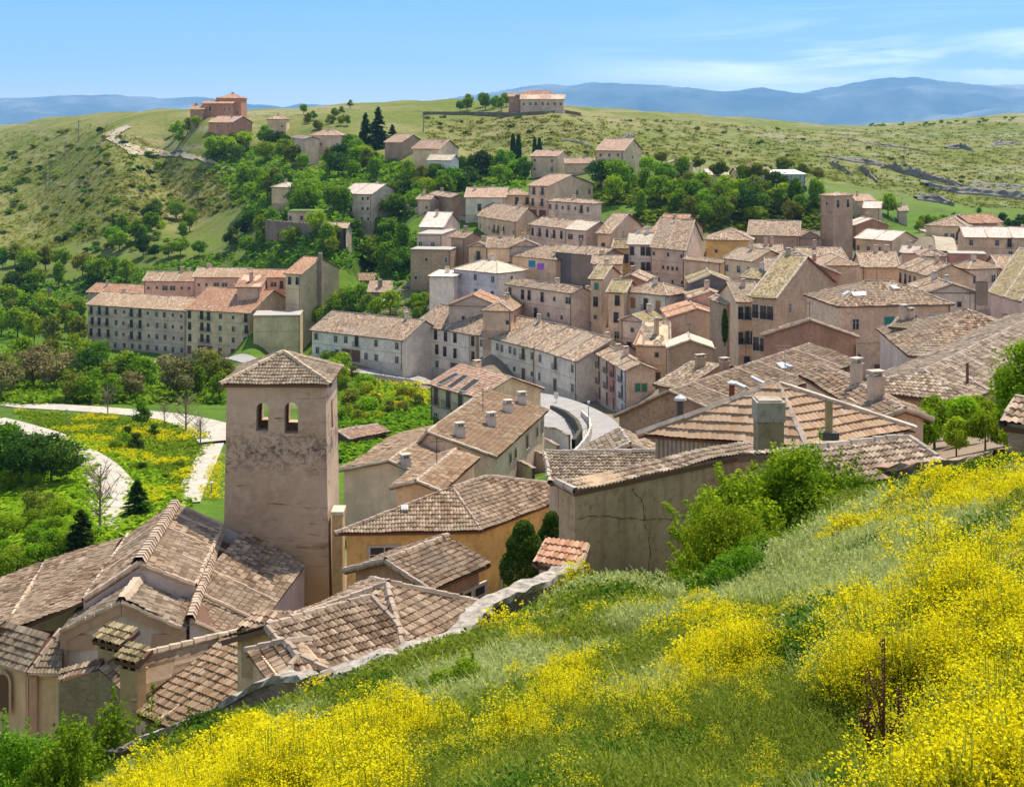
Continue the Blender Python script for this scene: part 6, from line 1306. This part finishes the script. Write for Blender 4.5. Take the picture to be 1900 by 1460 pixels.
for (n, dlo, dhi, nst, h, R0, fs, nf, th) in ((3500, 5.5, 12.5, 34, .50, .26, .0085, 13, .15), (4700, 11.5, 22, 24, .52, .34, .014, 10, .15), (3900, 20.5, 42, 18, .55, .44, .025, 7, .15)):
    x, d, z, px, py = scatter(n, dlo, dhi, 1.2); fl = flowerness(x, d, px, py); m0 = (rg.uniform(0, 1, len(x)) < np.clip((fl-th)*1.3, .03, .85)); x, d, z, fl = x[m0], d[m0], z[m0], fl[m0]; sel = rg.integers(0, 4, len(x))
    for pi in range(4):
        V, Fq, M = flower_clump(rg, nst, h, R0, fs, nf); m = sel == pi; k = m.sum(); s = rg.uniform(.7, 1.2, k)*np.clip(.75+fl[m]*.5, .7, 1.25)
        a, b = replicate(V, Fq, np.stack([x[m], d[m]*K, z[m]], -1), rg.uniform(0, 6.28, k), s, s, rg.uniform(-.2, .1, k), rg.uniform(-.1, .1, k)); chf.append((a, b, np.tile(M, k)))
for (n, dlo, dhi, nst, h, R0, fs, nf, th) in ((420, 6.5, 14, 110, .80, .46, .010, 16, .55), (1000, 12, 42, 60, .85, .55, .019, 12, .55)):   # the big rounded clumps
    x, d, z, px, py = scatter(n, dlo, dhi, 1.2); fl = flowerness(x, d, px, py); m0 = fl > th; x, d, z = x[m0], d[m0], z[m0]; sel = rg.integers(0, 3, len(x))
    for pi in range(3):
        V, Fq, M = flower_clump(rg, nst, h, R0, fs, nf); m = sel == pi; k = m.sum(); s = rg.uniform(.6, 1.25, k)
        a, b = replicate(V, Fq, np.stack([x[m], d[m]*K, z[m]], -1), rg.uniform(0, 6.28, k), s, s, rg.uniform(-.15, .1, k), rg.uniform(-.1, .1, k)); chf.append((a, b, np.tile(M, k)))
stuff('yellow_flowers', chf, [FS, FY], 'masses of small bright yellow blossoms covering the foreground slope')
# yellow meadows by the park path and under the cream house
def meadow(label, poly, n, dmin, fs, h, thr=-.1):
    xs = [p[0] for p in poly]; ys = [p[1] for p in poly]; pts = []
    for _ in range(n*3):
        a, b = rng.uniform(min(xs), max(xs)), rng.uniform(min(ys), max(ys))
        if inpoly(a, b, poly) and not onpath(a, b):
            h_ = hit(a, b, dmin)
            if h_ and float(fnoise(np.array(h_[0]), np.array(h_[1]), 5.0, 91)) > thr: pts.append(h_[:3])
        if len(pts) >= n: break
    pts = np.array(pts); V, Fq, M = flower_clump(rg, 10, h, .55, fs, 3); k = len(pts); s = rg.uniform(.7, 1.3, k)
    a, b = replicate(V, Fq, pts, rg.uniform(0, 6.28, k), s, s, np.zeros(k), np.zeros(k)); stuff('yellow_meadow', [(a, b, np.tile(M, k))], [FS, FY], label)
meadow('yellow flowering meadow along the park path below the thicket', [(30,765),(200,772),(330,790),(395,815),(372,850),(330,930),(250,950),(215,900),(150,840),(90,805)], 1500, 95, .075, .65, .08)
meadow('thin strip of yellow blossoms between the narrow path and the tower', [(395,850),(412,850),(412,930),(370,930)], 100, 90, .06, .6, -.3)
meadow('bright yellow patch below the curving street wall', [(690,705),(790,712),(795,760),(740,775),(700,750),(650,730)], 420, 150, .09, .7, .0)
def groundtufts(label, poly, n, dmin, h, leaf, w):
    xs = [p[0] for p in poly]; ys = [p[1] for p in poly]; pts = []
    for _ in range(n*3):
        a, b = rng.uniform(min(xs), max(xs)), rng.uniform(min(ys), max(ys))
        if inpoly(a, b, poly) and not onpath(a, b):
            h_ = hit(a, b, dmin)
            if h_ and footfree(h_[0], h_[1]): pts.append(h_[:3])
        if len(pts) >= n: break
    pts = np.array(pts); V, Fq = leafquads(rg, rg.normal(0, 1, (16, 3))*np.array([.8, .8, .22])+np.array([0, 0, .25]), np.tile([0, 0, 1.], (16, 1)), .42); k = len(pts); s = rg.uniform(.5, 1.3, k)*h
    a, b = replicate(V, Fq, pts, rg.uniform(0, 6.28, k), s, s, np.zeros(k), np.zeros(k)); stuff('undergrowth', [(a, b, np.zeros(len(b), int))], [LM[leaf]], label)
groundtufts('low green undergrowth in the valley left of the tower', [(0,800),(230,830),(340,940),(230,1010),(0,1100)], 2600, 80, .8, 'bright', 1)
groundtufts('low bushy undergrowth on the bank right of the tower', [(622,690),(700,712),(795,730),(795,800),(700,860),(640,860)], 1500, 105, .9, 'mid', 1)
groundtufts('low scrub under the thicket below the apartment blocks', [(0,650),(160,660),(420,690),(420,750),(0,750)], 1800, 140, 1.3, 'mid', 1)
groundtufts('low scrub covering the lower hillside meadows', [(0,540),(160,520),(420,470),(640,420),(770,430),(770,540),(640,500),(160,560),(0,640)], 1300, 230, 1.5, 'mid', 1)
groundtufts('low scrub under the wood behind the church', [(1100,340),(1330,340),(1530,380),(1520,425),(1300,430),(1120,400)], 1500, 260, 1.8, 'mid', 1)
groundtufts('low scrub between the upper houses', [(380,280),(640,270),(800,320),(980,320),(975,350),(780,400),(640,420),(460,400)], 2400, 250, 1.6, 'mid', 1)
groundtufts('low meadow herbs between the yellow flowers along the park path', [(30,765),(200,772),(330,790),(395,815),(372,850),(330,930),(250,950),(215,900),(150,840),(90,805)], 1700, 95, .6, 'mid', 1)
groundtufts('tiny tufts of dry scrub all over the right-hand hills', [(780,225),(1080,215),(1300,228),(1500,242),(1900,228),(1900,390),(1800,385),(1560,340),(1300,300),(1100,300),(800,275)], 3200, 300, 1.1, 'olive', 1)
groundtufts('tiny tufts of scrub all over the left hillside', [(0,250),(200,232),(340,300),(480,350),(430,395),(200,440),(0,480)], 2600, 300, 1.0, 'olive', 1)
groundtufts('weeds in the yards below the white corner house', [(630,545),(790,540),(800,600),(640,600)], 260, 215, .9, 'mid', 1)
# dead dock stalks
for i, (px, py, hp, l) in enumerate(((1638,1560,330,'tall rusty brown dock stalk, tallest dead plant on the slope'), (1612,1540,200,'shorter rusty dock stalk left of the tallest one'), (1668,1555,215,'short rusty dock stalk right of the tallest one'), (1742,1215,80,'thin blackish stalk among the upper right flowers'), (1586,1200,95,'thin dark stalk left of the upper right flowers'))):
    d = 7.6 if py > 1400 else 12; p = W3(px, py, d); hh = hp*d/F*(.85 if i < 3 else 1); t = MB(); sq = random.Random(i)
    t.tube([(0, 0, -.2), (.01, 0, hh*.5), (.02*sq.uniform(-1, 1), 0, hh)], [.012, .009, .004], 5)
    for k in range(5): 
        z0 = hh*sq.uniform(.2, .6); a = sq.uniform(0, 6.28); L = hh*sq.uniform(.25, .4); t.tube([(0, 0, z0), (math.cos(a)*L*.3, math.sin(a)*L*.3, z0+L*.7), (math.cos(a)*L*.35, math.sin(a)*L*.35, z0+L)], [.007, .005, .003], 4)
        for j in range(22):
            s = sq.uniform(.15, 1); c_ = np.array([math.cos(a)*L*.35*s, math.sin(a)*L*.35*s, z0+L*s])+np.array([sq.gauss(0, .012) for _ in range(3)]); t.box(tuple(c_-.0055), tuple(c_+.0055))
    for j in range(90): c_ = np.array([sq.gauss(0, .010), sq.gauss(0, .010), hh*sq.uniform(.35, 1)]); t.box(tuple(c_-.0055), tuple(c_+.0055))
    zz = float(gz(p.x, d)); tag(link('dead_stalk', t.mesh('dead_stalk', [simple('rusty_seed', (.17, .075, .03) if i < 3 else (.03, .025, .012), .9)]), loc=(p.x, p.y, max(p.z, zz))), l, 'dead plant')
# ------------------------------------------------------------------ rock ledges on the right hill
lime = plaster((.30, .275, .24), .9, stone=.7)
def ledge(label, pts, hgt, seed, d_=None):
    rr = random.Random(seed); W_ = [hit(px, py, 250) for px, py in pts]; W_ = [w for w in W_ if w]
    P_ = []
    for a, b in zip(W_[:-1], W_[1:]):
        L = math.hypot(a[0]-b[0], a[1]-b[1]); n = max(1, int(L/1.4)); P_ += [(a[0]+(b[0]-a[0])*i/n, a[1]+(b[1]-a[1])*i/n) for i in range(n)]
    if len(P_) < 3: return
    mb = MB(); V = []; Fq = []; m = len(P_)
    prof = [(-3.0, -3.0), (-2.6, .2), (-1.8, .45), (-1.5, .8), (-.5, 1.0), (2.2, .9), (4.5, -.8)]
    for i, (x, y) in enumerate(P_):
        z = float(gz(x, y/K)); k = math.sin(math.pi*(i+.5)/m)**.35*(.45+.4*abs(math.sin(i*.11+seed)+.5*math.sin(i*.29)))*rr.uniform(.8, 1.1)
        for (o_, zz) in prof: V.append((x+rr.uniform(-.4, .4), y+o_*1.1+rr.uniform(-.5, .5), z+(zz*hgt*k-.25 if zz > 0 else zz)+rr.uniform(-.16, .16)))
    q = len(prof)
    for i in range(m-1):
        for j in range(q-1): a = i*q+j; Fq.append([a, a+q, a+q+1, a+1])
    mb.add(V, Fq); tag(link('rock_ledge', mb.mesh('rock_ledge', [lime])), label, 'rock ledge', 'limestone ledges on the right hill')
LG = [('uppermost short grey rock ledge at the far right of the hill', [(1840,272),(1870,268),(1900,268)], 3.0), ('grey rock ledge in the upper right of the hill, left of the uppermost', [(1755,276),(1780,276),(1808,282)], 3.2),
 ('long thin upper band of rock across the right hill', [(1560,258),(1620,268),(1680,276),(1730,288)], 1.6), ('middle band of rock starting above the church tower', [(1515,290),(1560,297),(1600,303),(1660,312)], 2.4),
 ('broad stepped rock face in the middle of the right hill', [(1640,312),(1680,325),(1720,335),(1760,342),(1800,352)], 4.5), ('largest grey cliff at the right edge of the hill', [(1720,348),(1770,358),(1820,362),(1870,368),(1910,372)], 6.0),
 ('slanting rock slab left of the large cliff', [(1540,305),(1560,318),(1585,328)], 3.5), ('second slanting rock slab left of the large cliff', [(1595,318),(1615,330),(1630,340)], 3.8), ('low rock band below the large cliff', [(1700,370),(1740,376),(1775,384)], 3.0),
 ('small rocks on the slope behind the tan villa', [(1140,258),(1165,256),(1185,250)], 2.0), ('scattered rock line behind the cypresses', [(1040,258),(1075,265),(1105,277)], 1.6), ('thin rock band low on the right edge', [(1800,340),(1850,346),(1900,350)], 2.4)]
for i, (l, p, h_) in enumerate(LG): ledge(l, p, h_, i)
# ------------------------------------------------------------------ poles, lamps, hut, pavilion, cars
wood_m = simple('grey_pole', (.22, .20, .19), .9)
def pole(px, py, hp, label, dmin, arm=1, group='utility poles on the hill', name='utility_pole'):
    h_ = hit(px, py, dmin); hh = hp*h_[3]/F; r = thing(name, label, 'utility pole', h_[:3], group)
    t = MB(); t.tube([(0, 0, -.5), (0, 0, hh)], [.28, .18], 6); link('pole', t.mesh('pole', [wood_m]), r)
    if arm: t = MB(); t.box((-1.4, -.08, hh-.9), (1.4, .08, hh-.7)); t.box((-.9, -.08, hh-.3), (.9, .08, hh-.15)); link('crossarm', t.mesh('crossarm', [wood_m]), r)
for a in ((85, 352, 48, 'left pole of the pair on the left hillside', 330), (92, 350, 46, 'right pole of the pair on the left hillside', 330), (121, 300, 36, 'thin pole above the pair on the left hillside', 360), (146, 262, 38, 'highest thin pole near the left skyline', 420), (786, 245, 30, 'thin pole under the dark hilltop wall', 380), (90, 605, 70, 'grey pole on the bank left of the lilac apartment block', 220)): pole(*a)
def lamp(px, py, hp, label, dmin, d=None):
    h_ = hit(px, py, dmin); hh = hp*h_[3]/F; r = thing('street_lamp', label, 'street lamp', (h_[0], h_[1], h_[2]+.1), 'street lamps')
    t = MB(); t.tube([(0, 0, 0), (0, 0, .6), (0, 0, hh-.45)], [.10, .07, .045], 7); link('post', t.mesh('post', [simple('lamp_post_grey', (.30, .29, .27), .5)]), r)
    t = MB(); t.tube([(0, 0, hh-.45), (0, 0, hh-.15), (0, 0, hh)], [.12, .22, .06], 8); link('lamp_head', t.mesh('lamp_head', [simple('lamp_head_pale', (.62, .62, .60), .4)]), r)
lamp(1092, 800, 55, 'grey street lamp on the parapet at the road bend', 120); lamp(124, 790, 30, 'street lamp at the side of the park path', 120); lamp(392, 925, 30, 'thin lamp beside the narrow path near the tower', 100)
h_ = hit(1032, 755, 150)
r = thing('road_sign', 'small pale road sign at the fork of the two road levels', 'sign', h_[:3]); t = MB(); t.tube([(0, 0, 0), (0, 0, 2.2)], .05, 6); link('post', t.mesh('post', [wood_m]), r); t = MB(); t.box((-.35, -.04, 1.3), (.35, .04, 2.3)); link('panel', t.mesh('panel', [simple('sign_white', (.7, .7, .68), .5)]), r)
# wooden hut on the green slope
h_ = H('brown wooden hut with pale tiled roof on the green slope behind the tower', (634, 806), (652, 812), 716, 118, 2.3, 'gy', '', '.W.', 'brown', 'salmon', ang=-48, slope=.22, ctl=False, nochim=True, name='hut', cat='hut', wmat=simple('hut_wood', (.16, .07, .035), .8, var=.3), Lm=4.2, lines=False)
# glass pavilion
g0 = hit(1455, 352, 285); r = thing('glass_pavilion', 'white-roofed glass pavilion on a terrace above the wood', 'pavilion', (g0[0], g0[1], g0[2]+1.0))
sc_ = g0[3]/F; wx = 33*sc_
t = MB(); t.box((-wx, -4, 3.4), (wx, 4, 3.75)); t.add([(-wx-.6, -4.6, 3.75), (wx+.6, -4.6, 3.75), (wx+.6, 4.6, 3.75), (-wx-.6, 4.6, 3.75), (-wx*.6, 0, 4.9), (wx*.6, 0, 4.9)], [[0, 1, 5, 4], [1, 2, 5, 5], [2, 3, 4, 5], [3, 0, 4, 4]]); link('roof', t.mesh('roof', [simple('white_canvas', (.75, .74, .70), .8)]), r)
t = MB(); t.box((-wx, -4, .2), (wx, 4, 3.4)); link('glazing', t.mesh('glazing', [simple('pavilion_glass', (.30, .38, .40), .2, .5)]), r)
t = MB()
for i in range(9): x_ = -wx+2*wx*i/8; t.box((x_-.08, -4.06, 0), (x_+.08, -3.9, 3.4))
t.box((-wx, -4.08, 1.1), (wx, -4.0, 1.2)); t.box((-wx-.5, -4.5, -4), (wx+.5, 4.4, .15)); link('frame', t.mesh('frame', [simple('dark_frame', (.05, .05, .05), .5)]), r)
# white awning in the yard
r = thing('awning', 'long cream yard awning sloping in front of the flat white garage', 'awning', W3(735, 556, 250)+Vector((0, 0, -3)))
t = MB(); t.add([(-3.6, -2, 2.6), (3.6, -2, 2.2), (3.6, 1.5, 3.3), (-3.6, 1.5, 3.6), (-3.6, -2, 2.5), (3.6, -2, 2.1), (3.6, 1.5, 3.2), (-3.6, 1.5, 3.5)], [[0, 1, 2, 3], [4, 7, 6, 5], [0, 4, 5, 1], [1, 5, 6, 2]]); link('canvas', t.mesh('canvas', [simple('cream_canvas', (.66, .62, .54), .9)]), r)
t = MB()
for x_ in (-3.4, 0, 3.4): t.tube([(x_, -1.9, -1), (x_, -1.9, 2.4)], .06, 5)
link('frame', t.mesh('frame', [wood_m]), r)
# parked cars
def car(px, py, dmin, col, label, rot):
    h_ = hit(px, py, dmin); r = thing('parked_car', label, 'car', (h_[0], h_[1], h_[2]+.18), 'parked cars'); r.rotation_euler.z = R(rot)
    t = MB(); prof = [(-2.1, .35), (-2.1, .85), (-1.9, .95), (-1.2, 1.0), (-.7, 1.42), (.9, 1.45), (1.5, 1.0), (2.05, .85), (2.1, .35)]
    for s in (-1, 1):
        v = [(x, s*(.84 if z < 1.05 else .68), z) for x, z in prof]
        for i in range(1, len(v)-1): t.tri(v[0], v[i], v[i+1])
    for (x0, z0), (x1, z1) in zip(prof[:-1], prof[1:]): w0 = .84 if z0 < 1.05 else .68; w1 = .84 if z1 < 1.05 else .68; t.quad((x0, -w0, z0), (x1, -w1, z1), (x1, w1, z1), (x0, w0, z0))
    b_ = link('body', t.mesh('body', [simple('car_paint', col, .3, .6)]), r)
    t = MB()
    for s in (-1, 1): t.quad((-1.05, s*.80, 1.02), (-.65, s*.71, 1.36), (.85, s*.71, 1.38), (1.3, s*.80, 1.02))
    t.quad((-1.28, -.7, 1.03), (-.74, -.62, 1.41), (-.74, .62, 1.41), (-1.28, .7, 1.03)); link('windows', t.mesh('windows', [GLASS]), r)
    for x_ in (-1.3, 1.3):
        for s in (-1, 1): t = MB(); t.tube([(x_, s*.66, .32), (x_, s*.88, .32)], .32, 10); t.tube([(x_, s*.88, .32), (x_, s*.89, .32)], [.18, .01], 8, 1); link('wheel', t.mesh('wheel', [FRC['k'], simple('zinc', (.55, .55, .53), .5)]), r)
for a in ((228, 268, 400, (.05, .05, .07), 'dark car parked at the first bend of the hill road', 30), (325, 288, 380, (.04, .05, .08), 'dark car at the end of the hill clearing, left one', -10), (335, 290, 380, (.12, .12, .13), 'grey car at the end of the hill clearing, right one', -10), (585, 292, 330, (.10, .08, .10), 'dark car parked among the trees by the upper lane', 10), (120, 655, 230, (.55, .55, .55), 'silver car on the road left of the apartment blocks', 3), (800, 401, 240, (.05, .05, .05), 'dark car on the upper lane before the brown house', -6)): car(*a)
# red container planter by the terraced gardens
h_ = hit(968, 864, 90); tag(link('planter_box', (lambda t: (t.box((-1, -.4, 0), (1, .4, .5)), t.box((-.9, -.3, .5), (.9, .3, .6), 1), t.mesh('planter_box', [simple('planter_red', (.42, .06, .04), .6), simple('soil', (.05, .035, .02), .95)]))[2])(MB()), loc=(h_[0], h_[1], h_[2]+.6)), 'red planter box in the lowest garden of the terraced row', 'planter')
for px, py, d, col, l in ((987, 490, 236, (.05, .28, .45), 'blue cloth hung out to dry on the tan house wall'), (1003, 495, 234, (.35, .15, .60), 'purple cloth hung out to dry on the tan house wall'), (967, 390, 292, (.75, .75, .78), 'white sheet hung out below the yellow-cream house')):
    p = W3(px, py, d); t = MB()
    for i in range(5): t.add([(-.8+i*.32, .08*math.sin(i*2), 0), (-.8+(i+1)*.32, .08*math.sin(i*2+2), 0), (-.8+(i+1)*.32, .12*math.sin(i*2+2), -1.5), (-.8+i*.32, .12*math.sin(i*2), -1.5)], [[0, 1, 2, 3]])
    t.box((-1.0, -.02, 0), (1.0, .02, .03)); tag(link('hanging_cloth', t.mesh('hanging_cloth', [simple('cloth', col, .9)]), loc=p+Vector((0, -1.2, .9))), l, 'laundry')
# haze
def hazebox():
    x0, x1, y0, y1, z0, z1 = -19000, 22000, -60, 25000, float(ZG.min())-400, 2600
    mb = MB(); mb.box((x0, y0, z0), (x1, y1, z1)); m = bpy.data.materials.new('haze'); m.use_nodes = True; nt = m.node_tree; nt.nodes.clear()
    v = nt.nodes.new('ShaderNodeVolumePrincipled'); o = nt.nodes.new('ShaderNodeOutputMaterial'); v.inputs['Color'].default_value = (.27, .56, 1, 1); v.inputs['Density'].default_value = 5.2e-5; v.inputs['Anisotropy'].default_value = .3
    nt.links.new(v.outputs[0], o.inputs['Volume']); tag(link('haze', mb.mesh('haze', [m])), None, None, kind='stuff')
hazebox()
# ------------------------------------------------------------------ sky, sun, haze
SUN_EL, SUN_AZ = 62.0, 30.0     # azimuth to the right of the view direction
wd = bpy.data.worlds.new('World'); SCN.world = wd; wd.use_nodes = True; nt = wd.node_tree; nt.nodes.clear()
N = lambda t, **k: mknode(nt, t, **k)
sky = N('ShaderNodeTexSky'); sky.sky_type = 'NISHITA'; sky.sun_disc = False; sky.sun_elevation = R(SUN_EL); sky.sun_rotation = R(SUN_AZ)
sky.altitude = 1000; sky.air_density = 1.0; sky.dust_density = .6; sky.ozone_density = 1.6
tc = N('ShaderNodeTexCoord'); sx = N('ShaderNodeSeparateXYZ'); nt.links.new(tc.outputs['Generated'], sx.inputs[0])
mp = N('ShaderNodeMapping'); mp.inputs['Scale'].default_value = (2.2, 2.2, 26); nt.links.new(tc.outputs['Generated'], mp.inputs[0])
n = noise(nt, N, 1.6, 6, .55, mp.outputs[0], .8)
mask = ramp(nt, N, n, [(.45, (0,)*3), (.66, (1,)*3)])
low = math_(nt, N, 'SUBTRACT', 1.0, math_(nt, N, 'MULTIPLY', math_(nt, N, 'ABSOLUTE', math_(nt, N, 'SUBTRACT', sx.outputs[2], .045)), 22), True)
side = math_(nt, N, 'MULTIPLY', math_(nt, N, 'SUBTRACT', sx.outputs[0], .02), 5, True)
cm = math_(nt, N, 'MULTIPLY', math_(nt, N, 'MULTIPLY', mask, low), side, True)
sat = N('ShaderNodeHueSaturation'); sat.inputs['Saturation'].default_value = .62; nt.links.new(sky.outputs[0], sat.inputs['Color'])
band = ramp(nt, N, math_(nt, N, 'MULTIPLY', sx.outputs[2], 4.0, True), [(0, (1.25, 1.18, .98)), (.16, (.62, .86, .95)), (.46, (.06, .40, .86)), (1, (.06, .34, .74))])
vm = N('ShaderNodeVectorMath'); vm.operation = 'SCALE'; vm.inputs['Scale'].default_value = 5.3; nt.links.new(band, vm.inputs[0])
f = math_(nt, N, 'SUBTRACT', 1.0, math_(nt, N, 'MULTIPLY', math_(nt, N, 'SUBTRACT', sx.outputs[2], .14), 8, True))
c = mix(nt, N, f, sat.outputs[0], vm.outputs[0])
c = mix(nt, N, math_(nt, N, 'MULTIPLY', cm, .85), c, (15.0, 14.0, 12.0))
bg = N('ShaderNodeBackground'); bg.inputs['Strength'].default_value = .11; nt.links.new(c, bg.inputs[0])
o = N('ShaderNodeOutputWorld'); nt.links.new(bg.outputs[0], o.inputs[0])
sd = bpy.data.lights.new('sun', 'SUN'); sd.energy = 3.7; sd.angle = R(.53); sd.color = (1, .90, .76)
so = bpy.data.objects.new('sun', sd); C.objects.link(so)
dirn = Vector((math.sin(R(SUN_AZ))*math.cos(R(SUN_EL)), math.cos(R(SUN_AZ))*math.cos(R(SUN_EL)), math.sin(R(SUN_EL))))
so.rotation_euler = (-dirn).to_track_quat('-Z', 'Y').to_euler()
vs = SCN.view_settings; vs.view_transform = 'Standard'; vs.look = 'None'; vs.exposure = .95; vs.gamma = 1
SCN.cycles.use_denoising = True; SCN.cycles.max_bounces = 6; SCN.cycles.diffuse_bounces = 3; SCN.cycles.volume_bounces = 2; SCN.cycles.transparent_max_bounces = 8
SCN.render.use_persistent_data = False
print('objects', len(bpy.data.objects), 'faces', sum(len(m.polygons) for m in bpy.data.meshes))
